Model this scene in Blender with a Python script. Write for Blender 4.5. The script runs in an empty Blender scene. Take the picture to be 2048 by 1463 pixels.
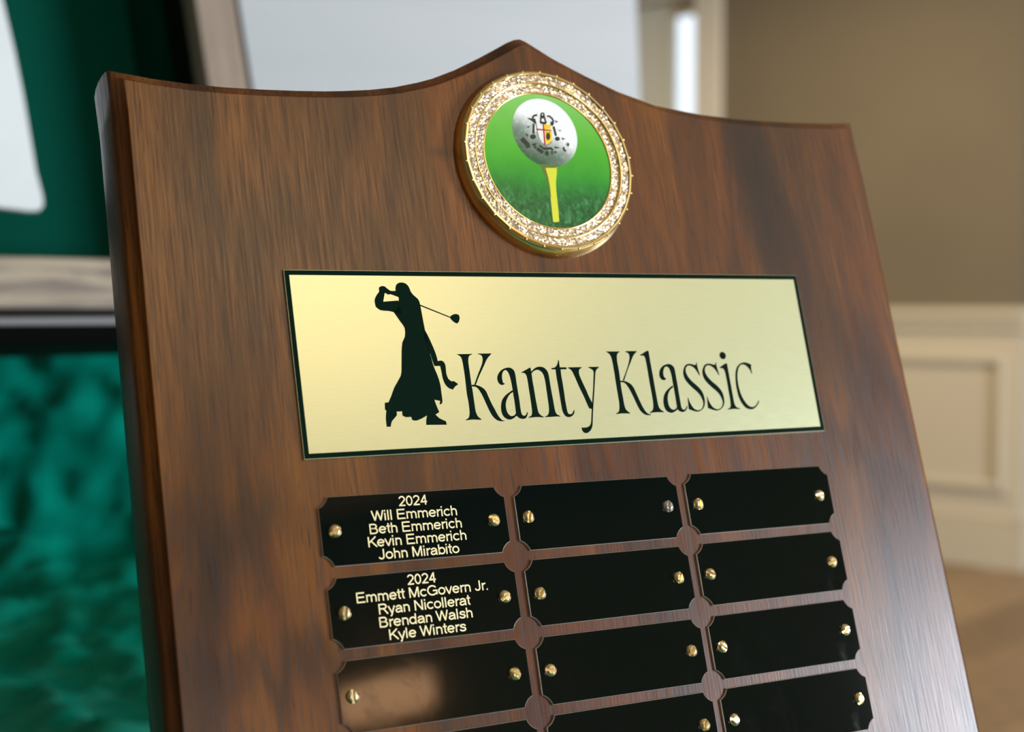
import bpy, bmesh, math, random
from mathutils import Vector, Matrix, Euler
from mathutils.geometry import tessellate_polygon
random.seed(7)
C = bpy.context.scene.collection
sc = bpy.context.scene
PI = math.pi
# ---------------------------------------------------------------- camera
CAM_Z = 1.02
PITCH = math.radians(2.286)
cam_d = bpy.data.cameras.new('camera'); cam = bpy.data.objects.new('camera', cam_d); C.objects.link(cam)
cam.location = (0, 0, CAM_Z)
cam.rotation_euler = (math.pi/2 - PITCH, 0, 0)
cam_d.sensor_width = 36.0
cam_d.lens = 2886.21/2048*36.0
cam_d.clip_start = 0.02; cam_d.clip_end = 100
cam_d.dof.use_dof = True
cam_d.dof.focus_distance = 0.470
cam_d.dof.aperture_fstop = 8.6
cam_d.dof.aperture_blades = 0
sc.camera = cam
# ---------------------------------------------------------------- exposure, sky, daylight
sc.view_settings.view_transform = 'Standard'
sc.view_settings.look = 'None'
sc.view_settings.gamma = 1.0
sc.view_settings.use_curve_mapping = False
sc.view_settings.exposure = 0.0
w = bpy.data.worlds.new('overcast_sky'); sc.world = w; w.use_nodes = True
w.node_tree.nodes['Background'].inputs[0].default_value = (0.80, 0.90, 1.0, 1)
w.node_tree.nodes['Background'].inputs[1].default_value = 1.35

# room axes: AX runs along the far wall to the right and nearer, BX runs away from the camera
AX = Vector((0.725, -0.688, 0)); AX.normalize()
BX = Vector((-AX.y, AX.x, 0))
ZX = Vector((0, 0, 1))
def room(a, b, z): return AX*a + BX*b + ZX*z

def area_light(name, a, b, z, w_, h_, direction, power, color):
    l = bpy.data.lights.new(name, 'AREA'); l.shape = 'RECTANGLE'; l.size = w_; l.size_y = h_
    l.energy = power; l.color = color
    o = bpy.data.objects.new(name, l); C.objects.link(o)
    o.location = room(a, b, z)
    d = Vector(direction).normalized()
    o.rotation_euler = d.to_track_quat('-Z', 'Y').to_euler()
    return o
# daylight through the windows of the right and left walls
area_light('daylight_right_low', 3.42, 2.95, 1.1, 1.5, 1.45, -AX, 285, (0.84, 0.90, 1.0))
area_light('fill_right_near', 3.42, -.75, 1.3, 1.5, 1.0, -AX, 27, (0.97, 0.96, 0.95))  # unseen source added as frontal fill
area_light('daylight_left', -7.9, 0.6, 1.6, 2.6, 1.9, AX, 8, (0.86, 0.93, 1.0))
# warm ceiling fixture
area_light('ceiling_lamp_near', 1.95, 0.5, 2.62, 1.3, .8, -ZX, 15, (1.0, 0.70, 0.40))
area_light('fill_lamp_far', -2.9, 3.9, 2.62, .9, .9, -ZX, 46, (1.0, 0.78, 0.50))  # unseen lamp added to brighten and warm the far wall and floor

ART = {
 'letters': [
  [55.68,-28.66,57.46,-28.66,59.63,-28.66,61.42,-28.66,61.39,-28.88,61.13,-28.93,60.82,-29.00,60.55,-29.11,60.36,-29.26,60.20,-29.44,60.07,-29.66,59.95,-29.90,59.86,-30.17,59.78,-30.49,59.72,-30.86,59.67,-31.29,59.64,-31.78,59.63,-32.42,59.64,-33.16,59.65,-34.00,59.64,-35.55,59.64,-37.40,59.64,-38.98,59.67,-39.89,59.72,-40.68,59.75,-41.56,59.75,-42.62,59.74,-43.76,59.74,-44.86,59.75,-45.93,59.76,-46.96,59.79,-47.78,59.84,-48.19,59.91,-48.55,60.02,-48.89,60.13,-49.21,60.27,-49.52,60.47,-49.81,60.79,-50.11,61.17,-50.39,61.48,-50.62,61.40,-50.85,60.87,-50.81,60.22,-50.77,59.63,-50.73,59.21,-50.70,58.83,-50.66,58.46,-50.65,58.07,-50.65,57.68,-50.67,57.26,-50.69,56.75,-50.73,56.21,-50.78,55.76,-50.82,55.80,-50.58,56.09,-50.47,56.45,-50.32,56.76,-50.13,56.98,-49.91,57.17,-49.66,57.31,-49.33,57.44,-48.88,57.55,-48.33,57.62,-47.71,57.66,-46.83,57.67,-45.81,57.67,-44.79,57.62,-43.86,57.55,-42.92,57.52,-41.86,57.54,-40.54,57.59,-39.11,57.63,-37.83,57.65,-36.91,57.66,-36.11,57.66,-35.25,57.65,-34.19,57.63,-33.07,57.60,-32.11,57.57,-31.48,57.52,-30.92,57.45,-30.45,57.37,-30.08,57.25,-29.78,57.10,-29.51,56.88,-29.30,56.63,-29.13,56.38,-28.98,56.13,-28.85,55.88,-28.74],
  [63.54,-28.59,65.10,-28.60,66.99,-28.61,68.54,-28.62,68.53,-28.69,68.51,-28.78,68.46,-28.86,68.25,-29.03,67.96,-29.24,67.65,-29.50,67.31,-29.81,66.94,-30.17,66.56,-30.61,66.15,-31.20,65.71,-31.90,65.24,-32.63,64.71,-33.43,64.16,-34.26,63.66,-35.01,63.28,-35.58,62.96,-36.08,62.60,-36.66,62.13,-37.47,61.63,-38.38,61.22,-39.12,61.03,-39.11,60.81,-39.11,60.62,-39.10,60.86,-38.67,61.14,-38.14,61.46,-37.55,61.81,-36.91,62.19,-36.22,62.57,-35.55,62.94,-34.91,63.32,-34.29,63.66,-33.72,63.97,-33.20,64.24,-32.72,64.49,-32.25,64.71,-31.74,64.90,-31.23,65.02,-30.76,65.07,-30.34,65.05,-29.96,64.99,-29.64,64.91,-29.41,64.77,-29.23,64.58,-29.08,64.28,-28.95,63.91,-28.86,63.61,-28.78],
  [59.73,-39.08,60.16,-39.09,60.70,-39.11,61.21,-39.17,61.67,-39.28,62.11,-39.43,62.55,-39.61,62.99,-39.83,63.44,-40.09,63.83,-40.38,64.15,-40.71,64.42,-41.08,64.66,-41.51,64.85,-42.01,65.01,-42.56,65.20,-43.19,65.45,-43.96,65.74,-44.80,66.03,-45.61,66.32,-46.32,66.62,-46.99,66.92,-47.66,67.21,-48.38,67.51,-49.10,67.80,-49.72,68.08,-50.17,68.37,-50.55,68.63,-50.85,68.81,-51.03,68.98,-51.17,69.17,-51.27,69.40,-51.34,69.65,-51.38,69.86,-51.41,69.73,-51.59,69.32,-51.60,68.81,-51.61,68.31,-51.57,67.86,-51.46,67.41,-51.30,66.98,-51.06,66.56,-50.73,66.15,-50.31,65.77,-49.83,65.44,-49.27,65.14,-48.65,64.86,-47.96,64.57,-47.20,64.30,-46.37,64.03,-45.55,63.75,-44.71,63.47,-43.88,63.20,-43.13,62.95,-42.49,62.70,-41.94,62.46,-41.45,62.25,-41.05,62.04,-40.71,61.82,-40.42,61.59,-40.18,61.35,-39.99,61.11,-39.85,60.85,-39.76,60.59,-39.71,60.33,-39.68,60.08,-39.65,59.84,-39.64,59.65,-39.63,59.67,-39.46,59.70,-39.25],
  [72.02,-38.93,71.91,-39.03,71.78,-39.16,71.60,-39.26,71.32,-39.35,70.98,-39.42,70.66,-39.42,70.36,-39.30,70.07,-39.11,69.83,-38.88,69.65,-38.60,69.51,-38.28,69.43,-37.94,69.40,-37.58,69.41,-37.20,69.48,-36.82,69.61,-36.45,69.79,-36.08,70.03,-35.71,70.31,-35.33,70.64,-34.95,71.02,-34.62,71.44,-34.33,71.90,-34.09,72.36,-33.90,72.80,-33.75,73.23,-33.65,73.64,-33.58,74.00,-33.55,74.34,-33.55,74.66,-33.61,75.00,-33.71,75.33,-33.86,75.62,-34.06,75.86,-34.29,76.05,-34.57,76.20,-34.91,76.30,-35.35,76.34,-35.85,76.37,-36.42,76.38,-37.21,76.36,-38.11,76.35,-39.04,76.37,-39.97,76.39,-40.91,76.41,-41.85,76.43,-42.78,76.46,-43.71,76.47,-44.65,76.46,-45.62,76.43,-46.60,76.42,-47.43,76.43,-48.00,76.44,-48.49,76.48,-48.92,76.55,-49.25,76.64,-49.54,76.76,-49.76,76.94,-49.92,77.15,-50.02,77.32,-50.10,77.55,-50.04,77.83,-49.95,78.09,-49.81,78.30,-49.56,78.49,-49.24,78.64,-49.00,78.70,-48.92,78.76,-48.86,78.81,-48.82,78.85,-48.89,78.90,-48.97,78.94,-49.04,78.84,-49.36,78.72,-49.75,78.55,-50.11,78.34,-50.42,78.09,-50.70,77.80,-50.92,77.48,-51.05,77.11,-51.11,76.74,-51.12,76.34,-51.07,75.93,-50.97,75.56,-50.83,75.24,-50.63,74.96,-50.39,74.74,-50.15,74.59,-49.98,74.48,-49.81,74.43,-49.59,74.44,-49.23,74.49,-48.79,74.54,-48.30,74.56,-47.48,74.57,-46.50,74.58,-45.52,74.57,-44.55,74.54,-43.59,74.52,-42.73,74.52,-42.08,74.52,-41.51,74.52,-40.86,74.49,-39.91,74.45,-38.83,74.38,-37.87,74.30,-37.16,74.19,-36.53,74.07,-35.99,73.94,-35.55,73.80,-35.17,73.64,-34.86,73.46,-34.65,73.26,-34.50,73.10,-34.38,72.89,-34.40,72.62,-34.44,72.36,-34.55,72.09,-34.76,71.83,-35.04,71.61,-35.38,71.45,-35.78,71.34,-36.24,71.26,-36.68,71.22,-37.07,71.21,-37.44,71.22,-37.79,71.27,-38.14,71.33,-38.47,71.38,-38.73,71.58,-38.79,71.82,-38.87],
  [74.45,-41.27,74.48,-41.46,74.52,-41.70,74.55,-41.89,74.23,-42.05,73.83,-42.25,73.43,-42.51,73.05,-42.82,72.68,-43.18,72.33,-43.59,72.02,-44.05,71.73,-44.55,71.49,-45.05,71.31,-45.53,71.18,-46.01,71.11,-46.51,71.09,-47.07,71.11,-47.65,71.19,-48.18,71.31,-48.64,71.49,-49.05,71.70,-49.40,72.00,-49.67,72.34,-49.88,72.62,-50.04,72.93,-50.00,73.31,-49.95,73.67,-49.84,73.98,-49.62,74.27,-49.35,74.50,-49.13,74.52,-49.39,74.55,-49.70,74.57,-49.96,74.28,-50.17,73.92,-50.43,73.54,-50.66,73.12,-50.86,72.67,-51.03,72.24,-51.13,71.83,-51.15,71.44,-51.10,71.04,-50.98,70.62,-50.76,70.20,-50.48,69.85,-50.16,69.61,-49.82,69.45,-49.45,69.32,-49.04,69.23,-48.58,69.19,-48.09,69.20,-47.56,69.26,-46.96,69.38,-46.33,69.55,-45.72,69.75,-45.17,70.00,-44.65,70.30,-44.18,70.67,-43.75,71.08,-43.36,71.51,-43.01,71.95,-42.69,72.40,-42.40,72.88,-42.12,73.42,-41.82,73.99,-41.51],
  [78.74,-35.31,79.32,-35.04,80.03,-34.72,80.72,-34.41,81.36,-34.12,81.97,-33.85,82.47,-33.63,82.50,-34.16,82.54,-34.83,82.56,-35.58,82.56,-36.49,82.54,-37.51,82.53,-38.50,82.55,-39.38,82.59,-40.22,82.62,-41.14,82.63,-42.23,82.65,-43.39,82.67,-44.52,82.71,-45.60,82.75,-46.64,82.79,-47.52,82.83,-48.08,82.87,-48.58,82.96,-49.02,83.10,-49.38,83.28,-49.69,83.53,-49.97,83.89,-50.24,84.31,-50.47,84.66,-50.66,84.62,-50.91,84.14,-50.85,83.55,-50.79,82.98,-50.73,82.51,-50.70,82.05,-50.68,81.54,-50.68,80.69,-50.72,79.72,-50.78,78.92,-50.82,78.94,-50.74,78.96,-50.63,78.97,-50.55,79.27,-50.47,79.64,-50.36,79.96,-50.21,80.17,-50.02,80.33,-49.79,80.45,-49.49,80.55,-49.03,80.62,-48.46,80.67,-47.82,80.70,-47.00,80.71,-46.05,80.72,-45.02,80.71,-43.87,80.70,-42.63,80.69,-41.46,80.68,-40.37,80.68,-39.34,80.67,-38.46,80.65,-37.81,80.63,-37.24,80.57,-36.76,80.48,-36.38,80.34,-36.06,80.17,-35.81,79.97,-35.63,79.74,-35.52,79.50,-35.45,79.25,-35.44,78.98,-35.47,78.77,-35.49],
  [82.58,-35.11,82.96,-34.80,83.43,-34.42,83.90,-34.09,84.35,-33.86,84.80,-33.68,85.25,-33.55,85.68,-33.49,86.10,-33.48,86.52,-33.52,86.93,-33.59,87.34,-33.71,87.72,-33.89,88.06,-34.15,88.36,-34.48,88.61,-34.86,88.80,-35.25,88.93,-35.69,89.02,-36.20,89.07,-36.98,89.08,-37.91,89.09,-38.86,89.10,-39.78,89.11,-40.73,89.13,-41.70,89.17,-42.71,89.21,-43.74,89.25,-44.72,89.27,-45.67,89.29,-46.57,89.32,-47.36,89.34,-48.00,89.38,-48.57,89.45,-49.06,89.55,-49.43,89.69,-49.74,89.91,-50.01,90.28,-50.25,90.72,-50.46,91.08,-50.62,91.04,-50.84,90.52,-50.82,89.88,-50.79,89.26,-50.78,88.71,-50.79,88.17,-50.81,87.56,-50.83,86.76,-50.83,85.88,-50.82,85.16,-50.81,85.19,-50.59,85.50,-50.51,85.86,-50.42,86.19,-50.25,86.46,-50.02,86.69,-49.72,86.87,-49.34,87.03,-48.87,87.14,-48.31,87.22,-47.67,87.27,-46.88,87.29,-45.99,87.29,-45.04,87.31,-44.01,87.31,-42.92,87.32,-41.84,87.33,-40.72,87.35,-39.60,87.34,-38.62,87.30,-37.91,87.23,-37.28,87.13,-36.72,86.99,-36.24,86.81,-35.82,86.61,-35.48,86.38,-35.21,86.13,-35.00,85.87,-34.84,85.62,-34.70,85.35,-34.61,85.08,-34.55,84.80,-34.55,84.52,-34.59,84.22,-34.67,83.92,-34.79,83.60,-34.94,83.31,-35.12,83.03,-35.34,82.78,-35.57,82.57,-35.77,82.58,-35.56,82.58,-35.31],
  [90.55,-34.04,90.87,-34.03,91.26,-34.01,91.63,-33.93,91.98,-33.77,92.31,-33.56,92.59,-33.32,92.82,-33.06,93.00,-32.78,93.17,-32.47,93.32,-32.07,93.46,-31.64,93.58,-31.32,93.74,-31.23,93.78,-31.31,93.83,-31.41,93.86,-31.52,93.86,-31.84,93.85,-32.25,93.83,-32.67,93.83,-33.09,93.84,-33.51,93.84,-33.86,94.65,-33.87,95.64,-33.89,96.45,-33.91,96.41,-34.13,96.36,-34.39,96.33,-34.60,95.59,-34.60,94.70,-34.59,93.97,-34.59,93.94,-35.24,93.91,-36.04,93.89,-36.88,93.91,-37.73,93.94,-38.62,93.96,-39.55,93.97,-40.55,93.97,-41.59,93.96,-42.59,93.95,-43.53,93.93,-44.42,93.92,-45.24,93.94,-45.99,93.96,-46.67,93.99,-47.33,94.01,-48.01,94.03,-48.68,94.08,-49.22,94.16,-49.52,94.28,-49.78,94.37,-49.99,94.54,-50.06,94.75,-50.15,94.97,-50.20,95.23,-50.18,95.50,-50.12,95.75,-50.00,95.98,-49.79,96.18,-49.53,96.35,-49.30,96.46,-49.13,96.54,-48.97,96.60,-48.84,96.71,-48.87,96.84,-48.91,96.95,-48.94,96.87,-49.22,96.78,-49.55,96.63,-49.88,96.42,-50.17,96.15,-50.46,95.84,-50.70,95.49,-50.89,95.09,-51.04,94.70,-51.13,94.34,-51.16,93.98,-51.14,93.65,-51.05,93.34,-50.90,93.06,-50.68,92.81,-50.40,92.60,-50.04,92.42,-49.61,92.28,-49.16,92.20,-48.70,92.15,-48.20,92.12,-47.64,92.11,-46.97,92.10,-46.20,92.09,-45.38,92.08,-44.47,92.07,-43.51,92.06,-42.54,92.05,-41.58,92.04,-40.63,92.02,-39.69,91.99,-38.78,91.96,-37.89,91.95,-37.02,91.96,-36.13,91.99,-35.26,92.02,-34.55,91.53,-34.55,90.95,-34.55,90.46,-34.55,90.49,-34.39,90.52,-34.20],
  [97.09,-33.92,98.73,-33.93,100.73,-33.94,102.38,-33.95,102.36,-34.04,102.35,-34.14,102.33,-34.22,102.08,-34.33,101.77,-34.47,101.49,-34.65,101.29,-34.89,101.13,-35.18,101.02,-35.51,100.97,-35.85,100.97,-36.23,101.03,-36.66,101.17,-37.27,101.37,-37.98,101.62,-38.79,101.92,-39.69,102.27,-40.68,102.62,-41.69,102.95,-42.75,103.27,-43.83,103.58,-44.78,103.86,-45.49,104.14,-46.10,104.31,-46.72,104.32,-47.42,104.24,-48.14,104.16,-48.72,103.74,-48.64,103.22,-48.55,102.80,-48.48,102.62,-47.98,102.39,-47.36,102.16,-46.65,101.91,-45.81,101.64,-44.88,101.34,-43.95,101.01,-43.06,100.66,-42.17,100.32,-41.24,99.98,-40.21,99.65,-39.13,99.36,-38.16,99.10,-37.35,98.88,-36.64,98.65,-36.03,98.45,-35.57,98.24,-35.19,98.00,-34.86,97.69,-34.60,97.35,-34.39,97.08,-34.23,97.08,-34.14,97.09,-34.02],
  [104.99,-33.95,106.32,-33.96,107.93,-33.98,109.26,-34.00,109.25,-34.08,109.22,-34.19,109.16,-34.28,108.90,-34.45,108.54,-34.65,108.22,-34.89,107.98,-35.15,107.78,-35.46,107.60,-35.84,107.42,-36.43,107.24,-37.14,107.04,-37.96,106.78,-39.01,106.49,-40.21,106.19,-41.40,105.90,-42.54,105.61,-43.66,105.31,-44.83,104.99,-46.09,104.66,-47.39,104.35,-48.63,104.08,-49.77,103.83,-50.84,103.60,-51.84,103.40,-52.75,103.23,-53.58,103.04,-54.28,102.86,-54.78,102.64,-55.20,102.37,-55.58,102.03,-55.96,101.62,-56.30,101.22,-56.57,100.84,-56.76,100.45,-56.87,100.09,-56.90,99.75,-56.86,99.44,-56.75,99.18,-56.58,98.97,-56.36,98.80,-56.09,98.68,-55.81,98.63,-55.48,98.63,-55.14,98.63,-54.86,98.89,-54.91,99.21,-54.97,99.57,-54.99,99.99,-54.98,100.45,-54.94,100.89,-54.86,101.28,-54.73,101.64,-54.56,101.95,-54.33,102.22,-54.06,102.45,-53.73,102.63,-53.32,102.84,-52.60,103.04,-51.73,103.23,-50.87,103.41,-50.14,103.59,-49.42,103.79,-48.61,104.05,-47.57,104.33,-46.41,104.63,-45.20,104.95,-43.94,105.29,-42.65,105.61,-41.39,105.90,-40.16,106.16,-38.96,106.39,-37.94,106.56,-37.20,106.72,-36.55,106.80,-36.02,106.81,-35.68,106.75,-35.39,106.64,-35.14,106.46,-34.95,106.22,-34.80,105.96,-34.65,105.65,-34.47,105.30,-34.29,105.02,-34.14],
  [112.97,-28.58,114.75,-28.61,116.91,-28.64,118.69,-28.66,118.65,-28.86,118.39,-28.98,118.06,-29.13,117.78,-29.34,117.56,-29.61,117.39,-29.93,117.26,-30.31,117.15,-30.82,117.08,-31.41,117.04,-32.08,117.05,-33.01,117.09,-34.10,117.12,-35.21,117.11,-36.31,117.08,-37.43,117.05,-38.53,117.00,-39.58,116.94,-40.61,116.91,-41.64,116.92,-42.69,116.95,-43.74,116.99,-44.75,117.00,-45.73,117.00,-46.67,117.03,-47.46,117.06,-47.97,117.12,-48.41,117.21,-48.82,117.36,-49.18,117.56,-49.50,117.81,-49.80,118.15,-50.10,118.55,-50.39,118.88,-50.61,118.80,-50.80,118.15,-50.77,117.36,-50.72,116.64,-50.69,116.09,-50.67,115.61,-50.66,115.09,-50.67,114.41,-50.71,113.70,-50.78,113.11,-50.83,113.12,-50.75,113.14,-50.65,113.16,-50.56,113.44,-50.46,113.77,-50.33,114.08,-50.15,114.31,-49.93,114.52,-49.66,114.68,-49.31,114.83,-48.78,114.95,-48.13,115.04,-47.39,115.09,-46.55,115.10,-45.62,115.11,-44.69,115.10,-43.80,115.08,-42.91,115.06,-41.98,115.07,-40.97,115.08,-39.92,115.09,-38.87,115.10,-37.82,115.12,-36.77,115.12,-35.75,115.11,-34.79,115.10,-33.87,115.08,-33.02,115.05,-32.23,115.01,-31.50,114.92,-30.86,114.78,-30.36,114.59,-29.93,114.38,-29.58,114.13,-29.32,113.86,-29.14,113.60,-28.98,113.37,-28.82,113.15,-28.69],
  [121.06,-28.60,122.53,-28.61,124.31,-28.62,125.77,-28.63,125.75,-28.71,125.71,-28.81,125.65,-28.91,125.33,-29.15,124.89,-29.46,124.45,-29.84,124.05,-30.28,123.66,-30.80,123.24,-31.40,122.73,-32.18,122.17,-33.07,121.62,-33.93,121.13,-34.70,120.65,-35.45,120.17,-36.26,119.63,-37.22,119.07,-38.23,118.63,-39.05,118.43,-39.08,118.18,-39.11,117.98,-39.14,118.34,-38.52,118.79,-37.77,119.24,-37.02,119.67,-36.32,120.11,-35.62,120.54,-34.89,120.98,-34.11,121.41,-33.30,121.78,-32.56,122.05,-31.90,122.25,-31.31,122.38,-30.79,122.43,-30.38,122.40,-30.01,122.32,-29.71,122.17,-29.48,121.97,-29.30,121.75,-29.16,121.51,-29.05,121.26,-28.96,121.05,-28.90,121.06,-28.80,121.06,-28.69],
  [117.05,-39.11,117.50,-39.12,118.06,-39.13,118.60,-39.19,119.10,-39.34,119.59,-39.54,120.06,-39.77,120.49,-40.01,120.89,-40.26,121.25,-40.59,121.57,-40.98,121.85,-41.43,122.11,-41.98,122.35,-42.63,122.57,-43.36,122.82,-44.14,123.09,-44.97,123.38,-45.85,123.67,-46.70,123.97,-47.54,124.27,-48.36,124.57,-49.07,124.85,-49.61,125.14,-50.08,125.42,-50.46,125.67,-50.73,125.92,-50.94,126.20,-51.11,126.56,-51.24,126.95,-51.33,127.28,-51.40,127.26,-51.48,127.24,-51.57,127.23,-51.65,126.69,-51.65,126.03,-51.65,125.43,-51.58,124.97,-51.45,124.57,-51.26,124.19,-51.00,123.80,-50.68,123.43,-50.29,123.07,-49.79,122.75,-49.16,122.44,-48.41,122.14,-47.63,121.85,-46.80,121.57,-45.92,121.29,-45.07,120.99,-44.24,120.69,-43.43,120.39,-42.71,120.11,-42.10,119.84,-41.58,119.57,-41.13,119.34,-40.73,119.11,-40.40,118.87,-40.13,118.61,-39.94,118.35,-39.82,118.05,-39.72,117.68,-39.66,117.28,-39.62,116.96,-39.60,116.99,-39.45,117.02,-39.26],
  [126.86,-30.08,127.39,-29.82,128.05,-29.50,128.67,-29.21,129.23,-28.94,129.76,-28.69,130.18,-28.54,130.39,-28.55,130.57,-28.63,130.72,-28.70,130.71,-29.04,130.71,-29.46,130.70,-29.94,130.70,-30.63,130.69,-31.46,130.69,-32.32,130.70,-33.21,130.71,-34.13,130.72,-35.10,130.74,-36.11,130.76,-37.17,130.78,-38.27,130.78,-39.44,130.77,-40.65,130.77,-41.82,130.78,-42.92,130.80,-43.98,130.83,-44.97,130.84,-45.90,130.86,-46.78,130.89,-47.52,130.93,-48.03,130.98,-48.49,131.07,-48.90,131.22,-49.27,131.42,-49.60,131.68,-49.89,132.03,-50.17,132.45,-50.42,132.79,-50.62,132.77,-50.70,132.76,-50.79,132.74,-50.87,132.18,-50.83,131.50,-50.78,130.82,-50.74,130.22,-50.73,129.63,-50.73,129.00,-50.74,128.25,-50.77,127.46,-50.82,126.82,-50.86,126.84,-50.78,126.87,-50.68,126.93,-50.61,127.23,-50.49,127.62,-50.35,127.98,-50.16,128.23,-49.90,128.44,-49.58,128.62,-49.20,128.76,-48.76,128.86,-48.24,128.93,-47.65,128.98,-46.84,129.00,-45.90,129.01,-44.91,129.00,-43.90,128.97,-42.85,128.95,-41.77,128.93,-40.65,128.93,-39.52,128.92,-38.42,128.92,-37.40,128.93,-36.42,128.93,-35.46,128.93,-34.48,128.92,-33.52,128.90,-32.69,128.87,-32.08,128.83,-31.55,128.76,-31.10,128.63,-30.78,128.47,-30.51,128.34,-30.30,127.91,-30.30,127.40,-30.31,126.97,-30.31,126.93,-30.24,126.89,-30.15],
  [136.08,-38.83,136.01,-38.95,135.92,-39.10,135.77,-39.22,135.44,-39.30,135.03,-39.35,134.70,-39.39,134.41,-39.22,134.07,-39.01,133.79,-38.73,133.62,-38.38,133.53,-37.97,133.50,-37.54,133.54,-37.09,133.66,-36.62,133.84,-36.16,134.10,-35.68,134.43,-35.21,134.81,-34.79,135.25,-34.44,135.74,-34.15,136.26,-33.92,136.82,-33.74,137.42,-33.62,137.95,-33.55,138.37,-33.55,138.74,-33.60,139.09,-33.72,139.42,-33.89,139.74,-34.13,140.00,-34.39,140.18,-34.66,140.31,-34.95,140.40,-35.30,140.44,-35.81,140.45,-36.41,140.45,-37.10,140.46,-38.16,140.46,-39.43,140.46,-40.69,140.46,-41.89,140.44,-43.09,140.43,-44.26,140.43,-45.47,140.44,-46.65,140.44,-47.63,140.44,-48.23,140.44,-48.76,140.47,-49.21,140.55,-49.53,140.67,-49.80,140.77,-50.01,140.95,-50.09,141.19,-50.17,141.43,-50.19,141.69,-50.11,141.97,-49.95,142.22,-49.76,142.41,-49.51,142.58,-49.21,142.73,-48.99,142.85,-48.92,142.99,-48.91,143.10,-48.90,143.04,-49.13,142.96,-49.40,142.82,-49.69,142.58,-50.01,142.27,-50.36,141.92,-50.64,141.52,-50.84,141.09,-50.97,140.67,-51.03,140.28,-51.01,139.91,-50.91,139.57,-50.76,139.26,-50.56,138.99,-50.31,138.79,-50.04,138.68,-49.77,138.64,-49.48,138.62,-49.15,138.62,-48.34,138.63,-47.30,138.65,-46.19,138.66,-44.99,138.67,-43.72,138.67,-42.63,138.66,-41.93,138.63,-41.33,138.61,-40.64,138.61,-39.73,138.61,-38.74,138.60,-37.85,138.55,-37.18,138.48,-36.58,138.38,-36.06,138.26,-35.58,138.11,-35.17,137.92,-34.85,137.70,-34.64,137.45,-34.52,137.19,-34.48,136.90,-34.48,136.61,-34.55,136.33,-34.72,136.06,-35.01,135.81,-35.40,135.60,-35.80,135.45,-36.19,135.35,-36.58,135.29,-36.98,135.28,-37.40,135.31,-37.82,135.40,-38.18,135.60,-38.45,135.86,-38.66],
  [138.47,-41.33,138.46,-41.55,138.45,-41.81,138.45,-42.02,138.10,-42.20,137.68,-42.42,137.27,-42.69,136.91,-42.99,136.56,-43.34,136.25,-43.75,135.95,-44.23,135.68,-44.76,135.47,-45.30,135.33,-45.82,135.26,-46.33,135.22,-46.87,135.22,-47.47,135.27,-48.10,135.37,-48.65,135.55,-49.09,135.80,-49.47,136.07,-49.75,136.37,-49.94,136.71,-50.05,137.04,-50.08,137.39,-50.02,137.75,-49.88,138.04,-49.72,138.25,-49.53,138.39,-49.32,138.51,-49.14,138.56,-49.42,138.62,-49.76,138.67,-50.04,138.42,-50.20,138.11,-50.40,137.75,-50.60,137.29,-50.80,136.76,-51.01,136.25,-51.13,135.78,-51.15,135.33,-51.08,134.91,-50.95,134.50,-50.75,134.12,-50.49,133.80,-50.16,133.56,-49.76,133.39,-49.29,133.28,-48.77,133.22,-48.22,133.22,-47.62,133.29,-47.01,133.43,-46.36,133.64,-45.68,133.91,-45.06,134.22,-44.50,134.59,-43.99,135.02,-43.51,135.52,-43.07,136.08,-42.65,136.66,-42.27,137.29,-41.92,137.94,-41.59],
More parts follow.
